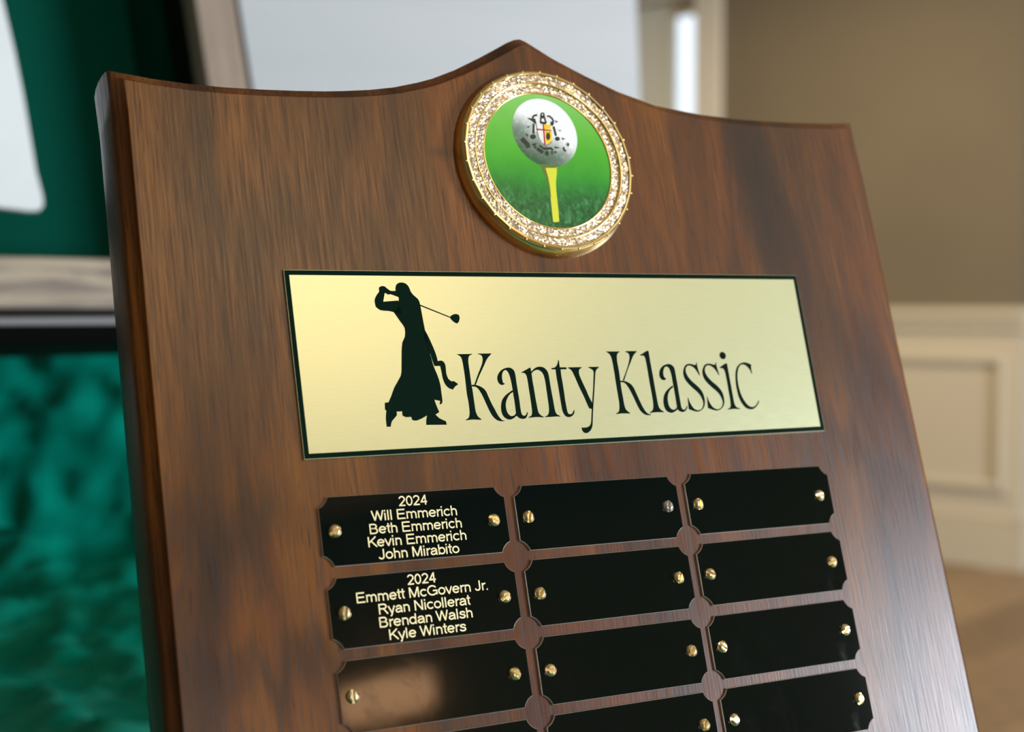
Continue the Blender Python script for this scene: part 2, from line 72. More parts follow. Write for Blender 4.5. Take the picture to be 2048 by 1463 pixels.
  [150.28,-33.12,150.34,-33.17,150.42,-33.24,150.48,-33.29,150.43,-33.62,150.37,-34.03,150.35,-34.50,150.39,-35.07,150.47,-35.70,150.56,-36.32,150.65,-36.91,150.74,-37.48,150.81,-37.94,150.73,-37.98,150.63,-38.04,150.54,-38.09,150.39,-37.76,150.19,-37.35,149.96,-36.91,149.69,-36.43,149.39,-35.92,149.07,-35.48,148.75,-35.14,148.42,-34.87,148.06,-34.65,147.66,-34.46,147.24,-34.33,146.84,-34.27,146.47,-34.31,146.12,-34.43,145.82,-34.61,145.57,-34.82,145.35,-35.07,145.19,-35.40,145.07,-35.81,145.00,-36.29,145.02,-36.80,145.13,-37.32,145.34,-37.87,145.62,-38.42,146.00,-38.97,146.45,-39.52,146.93,-40.05,147.45,-40.55,148.00,-41.02,148.52,-41.50,149.01,-41.97,149.48,-42.44,149.88,-42.93,150.22,-43.45,150.50,-43.98,150.72,-44.56,150.88,-45.21,150.98,-45.90,151.01,-46.57,150.98,-47.20,150.90,-47.80,150.75,-48.36,150.55,-48.86,150.30,-49.32,149.99,-49.73,149.61,-50.10,149.18,-50.42,148.72,-50.68,148.24,-50.89,147.73,-51.05,147.21,-51.12,146.71,-51.11,146.20,-51.02,145.62,-50.87,144.89,-50.64,144.09,-50.34,143.44,-50.10,143.47,-49.61,143.51,-49.01,143.57,-48.32,143.66,-47.50,143.76,-46.59,143.85,-45.85,144.04,-45.86,144.09,-46.22,144.17,-46.67,144.28,-47.16,144.44,-47.68,144.65,-48.25,144.89,-48.76,145.16,-49.22,145.46,-49.64,145.81,-49.98,146.21,-50.26,146.66,-50.46,147.09,-50.58,147.50,-50.62,147.90,-50.58,148.30,-50.47,148.69,-50.28,149.07,-50.03,149.40,-49.71,149.68,-49.30,149.90,-48.82,150.05,-48.34,150.10,-47.88,150.07,-47.42,149.99,-46.94,149.84,-46.41,149.64,-45.85,149.38,-45.32,149.06,-44.83,148.69,-44.36,148.26,-43.89,147.77,-43.42,147.23,-42.96,146.67,-42.45,146.08,-41.85,145.46,-41.22,144.94,-40.60,144.53,-40.05,144.22,-39.53,143.98,-38.98,143.81,-38.38,143.72,-37.77,143.72,-37.17,143.81,-36.62,143.98,-36.09,144.21,-35.58,144.49,-35.07,144.82,-34.59,145.20,-34.19,145.64,-33.93,146.12,-33.76,146.61,-33.66,147.08,-33.63,147.55,-33.67,148.01,-33.75,148.49,-33.87,148.97,-34.03,149.36,-34.11,149.56,-34.10,149.73,-34.02,149.88,-33.88,150.03,-33.65,150.17,-33.36],
  [158.73,-33.22,158.79,-33.27,158.87,-33.33,158.94,-33.38,158.88,-33.71,158.82,-34.11,158.80,-34.58,158.85,-35.14,158.93,-35.77,159.02,-36.38,159.12,-36.96,159.21,-37.52,159.29,-37.98,159.21,-38.02,159.10,-38.08,159.01,-38.13,158.85,-37.80,158.65,-37.39,158.41,-36.96,158.13,-36.49,157.82,-35.98,157.49,-35.55,157.16,-35.21,156.82,-34.95,156.45,-34.73,156.04,-34.54,155.60,-34.40,155.19,-34.35,154.82,-34.39,154.46,-34.51,154.15,-34.68,153.89,-34.89,153.67,-35.14,153.50,-35.47,153.38,-35.87,153.31,-36.35,153.33,-36.85,153.45,-37.37,153.67,-37.91,153.96,-38.45,154.34,-38.99,154.81,-39.54,155.31,-40.07,155.84,-40.56,156.41,-41.03,156.95,-41.49,157.45,-41.96,157.93,-42.43,158.35,-42.92,158.70,-43.43,158.99,-43.96,159.22,-44.53,159.38,-45.17,159.48,-45.85,159.52,-46.52,159.49,-47.14,159.41,-47.73,159.26,-48.28,159.06,-48.78,158.79,-49.23,158.48,-49.64,158.09,-50.00,157.65,-50.32,157.18,-50.58,156.68,-50.79,156.16,-50.94,155.63,-51.02,155.11,-51.00,154.58,-50.91,153.99,-50.76,153.24,-50.53,152.42,-50.24,151.74,-50.00,151.78,-49.52,151.82,-48.92,151.88,-48.24,151.97,-47.43,152.07,-46.53,152.16,-45.80,152.35,-45.81,152.41,-46.16,152.49,-46.61,152.60,-47.09,152.77,-47.61,152.98,-48.17,153.23,-48.68,153.51,-49.13,153.82,-49.55,154.18,-49.89,154.60,-50.16,155.05,-50.36,155.50,-50.48,155.92,-50.52,156.34,-50.48,156.74,-50.37,157.14,-50.19,157.53,-49.94,157.87,-49.62,158.15,-49.21,158.38,-48.74,158.53,-48.26,158.58,-47.81,158.56,-47.36,158.47,-46.88,158.32,-46.35,158.11,-45.81,157.84,-45.28,157.51,-44.79,157.12,-44.33,156.68,-43.86,156.18,-43.40,155.62,-42.94,155.05,-42.43,154.43,-41.85,153.80,-41.22,153.26,-40.61,152.84,-40.06,152.52,-39.54,152.27,-39.00,152.10,-38.41,152.00,-37.80,152.00,-37.22,152.09,-36.67,152.26,-36.14,152.50,-35.64,152.78,-35.14,153.12,-34.66,153.51,-34.27,153.96,-34.01,154.46,-33.84,154.96,-33.74,155.44,-33.72,155.92,-33.76,156.40,-33.83,156.90,-33.95,157.39,-34.11,157.78,-34.20,157.99,-34.18,158.16,-34.10,158.32,-33.97,158.47,-33.74,158.61,-33.45],
  [159.90,-35.26,160.38,-35.00,160.97,-34.70,161.54,-34.41,162.08,-34.16,162.60,-33.92,163.02,-33.77,163.24,-33.75,163.45,-33.80,163.61,-33.84,163.61,-34.31,163.60,-34.91,163.60,-35.58,163.59,-36.43,163.59,-37.41,163.59,-38.43,163.59,-39.50,163.60,-40.62,163.60,-41.69,163.60,-42.66,163.59,-43.60,163.59,-44.53,163.58,-45.52,163.57,-46.51,163.57,-47.36,163.59,-47.97,163.62,-48.51,163.70,-48.98,163.85,-49.38,164.04,-49.72,164.33,-50.01,164.77,-50.26,165.29,-50.46,165.73,-50.62,165.69,-50.70,165.64,-50.79,165.60,-50.86,164.99,-50.81,164.25,-50.74,163.57,-50.69,163.06,-50.68,162.61,-50.68,162.11,-50.70,161.47,-50.74,160.77,-50.79,160.20,-50.84,160.22,-50.76,160.26,-50.66,160.33,-50.58,160.64,-50.46,161.05,-50.32,161.39,-50.11,161.61,-49.84,161.75,-49.52,161.85,-49.12,161.95,-48.56,162.01,-47.88,162.05,-47.11,162.07,-46.24,162.06,-45.27,162.06,-44.28,162.08,-43.27,162.11,-42.23,162.12,-41.24,162.12,-40.31,162.11,-39.42,162.09,-38.60,162.06,-37.83,162.01,-37.14,161.93,-36.56,161.77,-36.18,161.57,-35.88,161.40,-35.63,160.96,-35.58,160.42,-35.51,159.98,-35.46],
  [163.72,-30.87,163.71,-30.99,163.69,-31.11,163.66,-31.23,163.62,-31.34,163.57,-31.45,163.51,-31.55,163.44,-31.65,163.36,-31.75,163.27,-31.83,163.18,-31.91,163.08,-31.98,162.97,-32.05,162.86,-32.10,162.74,-32.14,162.63,-32.18,162.51,-32.20,162.38,-32.22,162.26,-32.22,162.14,-32.21,162.02,-32.19,161.90,-32.17,161.78,-32.13,161.67,-32.08,161.56,-32.02,161.46,-31.96,161.37,-31.88,161.28,-31.80,161.20,-31.71,161.13,-31.61,161.07,-31.51,161.02,-31.41,160.98,-31.29,160.94,-31.18,160.92,-31.06,160.91,-30.94,160.91,-30.82,160.92,-30.71,160.94,-30.59,160.97,-30.47,161.01,-30.36,161.06,-30.25,161.12,-30.14,161.19,-30.04,161.27,-29.95,161.36,-29.86,161.45,-29.78,161.55,-29.71,161.66,-29.65,161.77,-29.60,161.88,-29.55,162.00,-29.52,162.12,-29.49,162.24,-29.48,162.37,-29.48,162.49,-29.48,162.61,-29.50,162.73,-29.53,162.85,-29.57,162.96,-29.61,163.06,-29.67,163.17,-29.74,163.26,-29.81,163.35,-29.89,163.43,-29.98,163.50,-30.08,163.56,-30.18,163.61,-30.29,163.66,-30.40,163.69,-30.51,163.71,-30.63,163.72,-30.75],
  [174.02,-37.95,173.91,-37.92,173.78,-37.88,173.67,-37.84,173.59,-37.49,173.50,-37.05,173.33,-36.60,173.07,-36.13,172.74,-35.65,172.40,-35.24,172.05,-34.93,171.70,-34.68,171.32,-34.50,170.93,-34.38,170.53,-34.33,170.12,-34.37,169.69,-34.52,169.25,-34.75,168.85,-35.07,168.51,-35.46,168.21,-35.94,167.93,-36.48,167.66,-37.10,167.43,-37.78,167.23,-38.52,167.09,-39.28,166.99,-40.10,166.94,-40.96,166.92,-41.89,166.95,-42.86,167.04,-43.81,167.19,-44.73,167.40,-45.62,167.67,-46.47,168.03,-47.30,168.46,-48.08,168.88,-48.74,169.27,-49.23,169.68,-49.61,170.10,-49.90,170.55,-50.11,171.03,-50.22,171.50,-50.25,171.96,-50.18,172.41,-50.02,172.83,-49.79,173.24,-49.46,173.62,-49.06,173.95,-48.70,174.21,-48.42,174.43,-48.16,174.61,-47.95,174.72,-47.97,174.86,-48.00,174.97,-48.02,174.77,-48.34,174.53,-48.72,174.22,-49.12,173.85,-49.53,173.41,-49.94,172.97,-50.30,172.53,-50.58,172.07,-50.81,171.58,-50.97,171.02,-51.05,170.43,-51.07,169.85,-51.01,169.31,-50.88,168.78,-50.67,168.28,-50.35,167.80,-49.89,167.34,-49.32,166.94,-48.68,166.60,-47.99,166.32,-47.23,166.10,-46.43,165.95,-45.58,165.87,-44.69,165.83,-43.78,165.81,-42.84,165.84,-41.89,165.92,-40.93,166.04,-39.95,166.20,-38.98,166.40,-38.09,166.61,-37.33,166.85,-36.67,167.16,-36.06,167.54,-35.49,167.98,-34.98,168.48,-34.55,169.05,-34.19,169.67,-33.90,170.27,-33.70,170.79,-33.59,171.29,-33.56,171.78,-33.58,172.26,-33.65,172.73,-33.77,173.19,-33.92,173.64,-34.11,174.07,-34.33,174.42,-34.52,174.30,-34.82,174.16,-35.19,174.05,-35.58,174.02,-35.99,174.02,-36.41,174.03,-36.82,174.02,-37.23,174.02,-37.63],
 ],
 'golfer': [
  [31.35,-6.04,31.80,-5.78,32.34,-5.57,32.92,-5.53,33.54,-5.71,34.32,-6.43,35.18,-7.12,36.20,-7.20,37.10,-7.11,37.62,-7.59,38.10,-8.17,38.18,-8.81,38.14,-9.39,36.55,-8.78,35.03,-8.26,34.66,-8.33,34.39,-8.50,33.87,-8.16,33.18,-7.84,32.19,-7.69,31.26,-7.61,31.31,-6.83],
  [31.29,-7.42,32.23,-7.63,33.18,-7.84,32.71,-9.33,32.25,-10.81,33.06,-10.74,34.10,-10.65,35.87,-10.53,37.59,-10.41,37.79,-12.72,37.98,-15.04,36.75,-14.69,35.43,-14.33,34.55,-14.10,33.66,-13.94,32.24,-13.85,30.87,-13.66,30.00,-13.09,29.41,-12.49,29.29,-11.51,29.28,-10.43,29.61,-9.57,30.10,-8.79,30.72,-8.04],
  [37.10,-7.11,37.11,-6.33,37.30,-5.61,37.57,-5.10,37.95,-4.73,38.45,-4.45,39.04,-4.29,39.75,-4.27,40.47,-4.40,41.09,-4.72,41.59,-5.18,41.92,-5.76,42.13,-6.36,42.25,-6.86,42.41,-7.35,42.74,-7.93,43.19,-8.54,43.85,-9.13,44.48,-9.72,44.82,-10.27,45.02,-10.90,45.12,-11.71,45.18,-12.68,45.26,-14.10,45.36,-15.84,45.48,-18.26,45.64,-20.56,45.91,-21.64,46.16,-22.72,46.20,-24.93,46.22,-27.21,46.37,-28.65,46.57,-29.94,46.76,-31.31,47.01,-32.67,47.42,-34.02,47.85,-35.41,48.20,-36.96,48.44,-38.52,48.49,-39.87,48.46,-41.22,48.47,-42.88,48.42,-44.30,48.24,-44.74,48.02,-45.06,47.64,-45.16,47.25,-45.26,47.44,-44.67,47.63,-44.08,46.63,-43.86,45.63,-43.64,45.86,-44.63,46.15,-45.76,46.49,-46.85,46.80,-47.77,46.07,-48.13,45.34,-48.49,45.87,-49.11,46.59,-49.79,47.67,-50.36,48.70,-50.83,48.76,-51.40,48.82,-51.98,45.22,-51.87,41.61,-51.77,41.70,-51.03,41.83,-50.18,42.09,-49.37,42.33,-48.68,41.50,-49.10,40.50,-49.56,39.41,-49.97,38.38,-50.24,37.61,-50.17,37.00,-50.00,36.88,-49.47,36.75,-48.93,35.87,-48.99,34.94,-48.98,34.29,-48.69,33.82,-48.37,33.85,-47.71,33.88,-47.05,32.94,-47.08,31.99,-47.10,32.04,-47.66,31.91,-48.30,30.99,-49.17,29.99,-50.11,29.57,-51.06,29.36,-51.88,28.67,-51.85,27.98,-51.83,27.99,-50.44,28.06,-48.91,28.30,-47.67,28.55,-46.68,28.34,-46.48,28.13,-46.29,28.24,-45.16,28.35,-44.04,28.99,-44.02,29.62,-44.01,30.21,-43.04,30.91,-41.85,31.51,-40.62,32.26,-39.24,33.67,-37.35,34.98,-35.50,35.38,-34.39,35.57,-33.21,35.98,-30.38,36.40,-27.46,36.73,-25.75,37.11,-24.37,37.65,-23.51,38.16,-22.64,38.51,-21.22,38.56,-19.72,38.05,-18.56,37.25,-17.38,36.30,-15.78,35.43,-14.33,36.43,-13.28,37.39,-11.90,37.80,-10.06,37.87,-8.36,37.51,-7.69],
  [45.49,-20.16,45.92,-21.14,46.42,-22.33,46.87,-23.57,47.30,-24.88,47.76,-26.31,48.15,-27.63,48.37,-28.57,48.52,-29.39,48.64,-30.21,48.72,-30.88,49.33,-30.75,49.99,-30.71,50.52,-30.95,50.93,-31.39,51.15,-31.99,51.23,-32.76,51.18,-33.90,51.14,-35.09,51.29,-36.06,51.59,-36.85,52.15,-37.40,52.70,-37.77,53.05,-37.67,53.47,-37.68,54.22,-38.19,54.94,-38.76,54.36,-39.05,53.71,-39.43,53.16,-39.98,52.72,-40.49,52.06,-40.28,51.34,-39.95,50.76,-39.44,50.27,-38.76,49.90,-37.87,49.64,-36.81,49.53,-35.53,49.47,-34.28,49.38,-33.29,49.31,-32.52,48.28,-32.50,47.24,-32.48,47.00,-31.54,46.72,-30.34,46.50,-28.97,46.19,-27.41,45.53,-25.58,44.99,-23.68,45.15,-21.78],
  [45.02,-11.73,50.21,-13.84,55.39,-15.95,55.28,-16.11,55.17,-16.26,50.07,-14.22,44.96,-12.17,44.99,-11.95],
  [55.22,-15.95,55.68,-15.61,56.25,-15.27,56.91,-15.05,57.57,-14.96,58.13,-15.09,58.59,-15.28,58.72,-15.72,58.78,-16.28,58.56,-17.00,58.23,-17.67,57.85,-18.03,57.50,-18.26,57.05,-18.08,56.51,-17.78,55.91,-17.24,55.41,-16.66,55.27,-16.28],
 ],
 'tee': [
  [97.33,38.39,100.41,38.37,103.49,38.35,103.42,37.24,103.24,35.82,102.75,34.08,102.23,32.20,101.97,30.49,101.80,28.62,101.66,26.28,101.52,23.64,101.28,20.47,101.05,17.63,100.49,17.41,99.83,17.24,99.13,17.28,98.52,17.37,98.66,19.75,98.82,22.49,98.99,25.04,99.10,27.44,99.12,29.48,99.00,31.34,98.68,33.24,98.26,34.87,97.81,35.80,97.41,36.61,97.32,37.57],
 ],
 'teetop': [
  [97.23,38.75,103.30,38.41,103.23,37.54,98.68,37.32,97.24,37.85],
 ],
 'teeshade': [
  [97.30,38.21,98.87,37.33,99.38,34.21,99.53,29.95,99.24,26.03,98.91,27.44,98.86,31.16,98.17,34.80,97.40,36.54],
 ],
 'crest_white': [
  [97.75,54.06,103.97,54.00,103.98,51.66,103.77,49.47,103.17,47.41,101.91,46.41,100.23,45.77,98.73,46.68,97.94,48.34,97.76,50.18,97.68,52.19],
  [96.14,56.75,97.19,57.13,100.21,57.34,99.76,54.19,97.97,53.92,96.67,53.99],
  [101.86,57.30,103.49,57.09,104.68,56.24,103.97,54.00,102.17,54.19],
  [97.23,53.40,98.23,53.47,98.14,50.98,96.64,50.88],
  [104.14,53.07,104.99,53.13,104.86,50.47,103.68,50.39],
 ],
 'crest_yellow': [
  [101.03,53.88,103.80,53.83,103.53,52.25,100.87,51.93],
  [101.00,51.44,103.72,51.61,103.63,49.61,103.03,47.56,101.97,46.72,100.65,46.25],
 ],
 'crest_red': [
  [100.54,54.24,101.10,54.28,100.48,46.09,99.82,46.05],
  [97.66,52.03,103.70,51.95,103.61,51.45,97.56,51.44],
 ],
 'crest_dark': [
  [102.87,49.33,102.71,48.80,102.44,48.34,102.11,48.02,101.76,47.90,101.44,47.98,101.21,48.27,101.10,48.70,101.12,49.23,101.28,49.76,101.54,50.22,101.88,50.53,102.23,50.66,102.54,50.58,102.78,50.29,102.89,49.86],
  [102.02,50.37,101.79,50.98,101.41,50.79,101.64,50.19],
  [102.64,50.26,103.09,50.91,102.81,51.03,102.36,50.38],
  [100.12,54.35,100.58,56.41,100.93,57.77,101.07,57.86,101.32,57.82,101.32,56.55,101.68,54.23,102.37,54.45,102.01,56.76,101.98,58.15,101.12,58.50,100.31,57.90,99.91,56.40,99.45,54.34],
  [101.64,56.65,101.55,56.41,101.37,56.19,101.14,56.04,100.89,55.98,100.65,56.01,100.47,56.13,100.37,56.33,100.36,56.57,100.45,56.81,100.62,57.03,100.85,57.18,101.10,57.24,101.34,57.21,101.52,57.09,101.63,56.89],
  [99.58,53.96,101.89,53.88,102.15,54.80,99.84,54.88],
  [97.74,54.42,97.26,55.23,97.36,56.27,97.76,56.59,98.96,56.88,98.93,57.63,97.54,57.27,96.60,56.41,96.44,54.94,96.98,53.95],
  [98.09,54.02,97.82,55.87,97.09,55.63,97.36,53.78],
  [102.76,56.70,103.63,56.79,104.52,56.02,104.72,55.13,104.19,53.94,104.87,53.82,105.46,55.20,105.19,56.47,104.04,57.44,102.88,57.39],
  [103.88,55.06,103.69,53.48,104.92,53.62,105.11,55.20],
  [94.57,55.71,95.34,55.91,96.62,55.69,96.52,54.60,95.93,55.02],
  [105.28,55.81,107.21,55.31,105.37,54.40,106.16,55.08],
  [93.70,52.48,95.50,52.90,94.55,52.14],
  [105.84,52.24,108.05,51.92,106.53,51.43,107.11,51.86],
  [96.45,53.82,96.06,51.48,95.72,49.92,96.58,49.93,96.93,51.51,97.32,53.87],
  [104.38,53.13,104.55,51.74,104.76,49.58,105.70,49.84,105.49,52.02,105.31,53.42],
  [97.05,48.90,96.89,48.54,96.57,48.22,96.13,47.99,95.65,47.89,95.18,47.93,94.81,48.11,94.59,48.40,94.56,48.75,94.71,49.11,95.03,49.43,95.47,49.66,95.96,49.76,96.42,49.72,96.79,49.54,97.01,49.25],
  [97.71,54.04,97.73,52.17,97.80,50.16,98.07,48.30,98.98,46.70,100.12,45.73,102.06,46.39,103.35,47.50,103.21,47.65,101.97,46.58,100.20,45.95,99.19,46.86,98.31,48.41,98.05,50.23,97.97,52.23,97.96,54.09],
  [92.40,49.54,93.53,49.92,94.03,49.02,93.48,48.68,93.27,49.36],
  [90.41,47.32,91.17,46.43,92.19,45.39,92.39,44.21,94.18,44.84,93.85,46.39,92.65,47.67,91.91,48.54],
  [94.67,45.98,97.07,46.59,95.84,45.13],
  [106.68,48.71,106.55,48.39,106.27,48.11,105.90,47.91,105.49,47.83,105.10,47.87,104.79,48.02,104.61,48.27,104.59,48.58,104.72,48.90,104.99,49.18,105.36,49.38,105.78,49.46,106.17,49.43,106.48,49.27,106.66,49.02],
  [107.32,49.21,109.03,48.85,107.67,48.30],
  [109.37,47.20,109.57,46.57,109.21,46.17,108.65,46.19,108.83,46.78,109.62,46.96,109.55,47.52,108.39,47.12,108.07,45.81,109.32,45.62,110.20,46.54,110.00,47.45],
  [107.40,45.71,107.08,44.70,107.90,43.70,108.61,44.25,107.90,45.03,108.19,45.61],
  [96.26,43.86,97.43,43.18,98.26,42.49,99.27,43.48,98.37,44.23,97.14,44.95],
  [102.46,44.73,102.29,44.53,101.86,44.35,101.24,44.21,100.53,44.13,99.84,44.13,99.26,44.20,98.89,44.34,98.78,44.53,98.95,44.72,99.38,44.91,99.99,45.05,100.70,45.13,101.40,45.13,101.98,45.06,102.35,44.92],
  [101.20,42.89,101.07,42.53,100.85,42.21,100.55,42.00,100.24,41.91,99.94,41.96,99.72,42.15,99.59,42.45,99.59,42.80,99.72,43.16,99.94,43.47,100.23,43.69,100.55,43.78,100.85,43.72,101.07,43.53,101.20,43.24],
  [102.92,43.37,102.83,43.01,102.70,42.70,102.54,42.49,102.39,42.41,102.26,42.48,102.18,42.67,102.15,42.97,102.18,43.33,102.27,43.69,102.41,44.00,102.56,44.20,102.71,44.28,102.84,44.22,102.93,44.02,102.95,43.72],
  [103.88,45.74,106.30,45.26,104.05,44.82],
  [96.70,44.87,96.62,44.69,96.47,44.53,96.27,44.42,96.04,44.37,95.82,44.39,95.65,44.48,95.55,44.63,95.54,44.80,95.61,44.98,95.76,45.14,95.97,45.25,96.20,45.30,96.41,45.28,96.58,45.19,96.68,45.05],
  [103.30,43.10,104.51,43.32,104.52,43.90,103.31,43.68],
  [97.65,45.43,98.82,44.57,99.35,45.13,98.17,45.99],
  [101.69,44.89,102.87,44.02,103.40,44.59,102.22,45.45],
 ],
}

# ---------------------------------------------------------------- helpers
def mat(name, color=(.8,.8,.8), rough=.5, metal=0.0, **kw):
    m = bpy.data.materials.new(name); m.use_nodes = True
    b = m.node_tree.nodes['Principled BSDF']
    b.inputs['Base Color'].default_value = (*color, 1)
    b.inputs['Roughness'].default_value = rough
    b.inputs['Metallic'].default_value = metal
    for k, v in kw.items():
        b.inputs[k.replace('_', ' ')].default_value = v
    return m
class NT:
    def __init__(s, m): s.t = m.node_tree; s.b = s.t.nodes['Principled BSDF']
    def n(s, typ, **kw):
        x = s.t.nodes.new(typ)
        for k, v in kw.items(): setattr(x, k, v)
        return x
    def l(s, a, b): s.t.links.new(a, b)
    def obj(s, scale=(1,1,1), rot=(0,0,0), loc=(0,0,0)):
        tc = s.n('ShaderNodeTexCoord'); mp = s.n('ShaderNodeMapping')
        s.l(tc.outputs['Object'], mp.inputs[0])
        mp.inputs['Scale'].default_value = scale; mp.inputs['Rotation'].default_value = rot; mp.inputs['Location'].default_value = loc
        return mp.outputs[0]
    def noise(s, vec, scale=5, detail=2, rough=.5, dist=0.0):
        x = s.n('ShaderNodeTexNoise'); s.l(vec, x.inputs['Vector'])
        x.inputs['Scale'].default_value = scale; x.inputs['Detail'].default_value = detail
        x.inputs['Roughness'].default_value = rough; x.inputs['Distortion'].default_value = dist
        return x.outputs['Fac']
    def ramp(s, fac, stops, interp='LINEAR'):
        r = s.n('ShaderNodeValToRGB'); s.l(fac, r.inputs[0]); cr = r.color_ramp; cr.interpolation = interp
        while len(cr.elements) > 1: cr.elements.remove(cr.elements[-1])
        for i, (p, c) in enumerate(stops):
            e = cr.elements[0] if i == 0 else cr.elements.new(p)
            e.position = p; c = c if hasattr(c, '__len__') else (c, c, c); e.color = (*c[:3], 1)
        return r.outputs[0]
    def mix(s, fac, a, b, typ='MIX'):
        x = s.n('ShaderNodeMix', data_type='RGBA', blend_type=typ)
        for v, i in ((fac, 0), (a, 6), (b, 7)):
            if hasattr(v, 'node'): s.l(v, x.inputs[i])
            elif i == 0: x.inputs[0].default_value = v
            else: x.inputs[i].default_value = (*v, 1)
        return x.outputs[2]
    def math(s, op, a, b=0.0, c=None):
        x = s.n('ShaderNodeMath', operation=op)
        for i, v in enumerate((a, b) if c is None else (a, b, c)):
            if hasattr(v, 'node'): s.l(v, x.inputs[i])
            else: x.inputs[i].default_value = v
        return x.outputs[0]
    def sep(s, v):
        x = s.n('ShaderNodeSeparateXYZ'); s.l(v, x.inputs[0]); return x.outputs
    def bump(s, h, strength=.3, dist=.001):
        x = s.n('ShaderNodeBump'); x.inputs['Strength'].default_value = strength; x.inputs['Distance'].default_value = dist
        s.l(h, x.inputs['Height']); s.l(x.outputs[0], s.b.inputs['Normal'])
    def set(s, name, v): s.l(v, s.b.inputs[name])

def link(name, bm_or_me, mats, parent=None, smooth=False):
    if isinstance(bm_or_me, bmesh.types.BMesh):
        me = bpy.data.meshes.new(name); bmesh.ops.recalc_face_normals(bm_or_me, faces=bm_or_me.faces[:])
        bm_or_me.to_mesh(me); bm_or_me.free()
    else: me = bm_or_me
    for m in (mats if isinstance(mats, (list, tuple)) else [mats]): me.materials.append(m)
    if smooth:
        for p in me.polygons: p.use_smooth = True
    o = bpy.data.objects.new(name, me); C.objects.link(o)
    if parent: o.parent = parent
    return o
def tag(o, label=None, cat=None, group=None, kind=None):
    if label: o['label'] = label
    if cat: o['category'] = cat
    if group: o['group'] = group
    if kind: o['kind'] = kind
    return o
def empty(name, M, label=None, cat=None, group=None):
    o = bpy.data.objects.new(name, None); o.empty_display_size = .02; C.objects.link(o); o.matrix_world = M
    return tag(o, label, cat, group)
def frame_matrix(X, Y, Z, loc):
    m = Matrix.Identity(4)
    for i in range(3):
        m[i][0], m[i][1], m[i][2], m[i][3] = X[i], Y[i], Z[i], loc[i]
    return m
def box(bm, x0, x1, y0, y1, z0, z1, M=None, bevel=0.0, mi=0):
    r = bmesh.ops.create_cube(bm, size=1)
    for v in r['verts']:
        v.co = Vector((x0+(v.co.x+.5)*(x1-x0), y0+(v.co.y+.5)*(y1-y0), z0+(v.co.z+.5)*(z1-z0)))
    fs = set(f for v in r['verts'] for f in v.link_faces)
    if bevel:
        es = list(set(e for f in fs for e in f.edges))
        rr = bmesh.ops.bevel(bm, geom=es, offset=bevel, segments=2, affect='EDGES', profile=.5)
        vs = set(v for f in rr['faces'] for v in f.verts) | set(v for v in r['verts'] if v.is_valid)
    else: vs = set(r['verts'])
    if M is not None:
        for v in vs: v.co = M @ v.co
    for f in set(f for v in vs for f in v.link_faces): f.material_index = mi
    return bm
def newbox(*a, **k): return box(bmesh.new(), *a, **k)
def flat_mesh(name, polys, z, parent, mats, dx=0, dy=0, mis=None, zs=None):
    """flat printed art: closed outlines (mm) filled and laid at height z (mm)"""
    vs, fs, mi = [], [], []
    for k, p in enumerate(polys):
        pts = [Vector((p[i]+dx, p[i+1]+dy, 0)) for i in range(0, len(p), 2)]
        tri = tessellate_polygon([pts]); n = len(vs); zz = z if zs is None else zs[k]
        vs += [(q.x*.001, q.y*.001, zz*.001) for q in pts]
        for t in tri:
            a, b, c = t
            cr = (pts[b]-pts[a]).cross(pts[c]-pts[a]).z
            fs.append((n+a, n+b, n+c) if cr > 0 else (n+a, n+c, n+b)); mi.append(0 if mis is None else mis[k])
    me = bpy.data.meshes.new(name); me.from_pydata(vs, [], fs)
    me.polygons.foreach_set('material_index', mi); me.update()
    return link(name, me, mats, parent)
def lathe(profile, n=96, mi=None):
    """profile [(r,z)] in mm -> bmesh revolve"""
    bm = bmesh.new(); rings = []
    for r, z in profile:
        rings.append([bm.verts.new((r*.001*math.cos(2*PI*i/n), r*.001*math.sin(2*PI*i/n), z*.001)) for i in range(n)])
    for k in range(len(rings)-1):
        for i in range(n):
            f = bm.faces.new((rings[k][i], rings[k][(i+1) % n], rings[k+1][(i+1) % n], rings[k+1][i]))
            f.smooth = True
    return bm

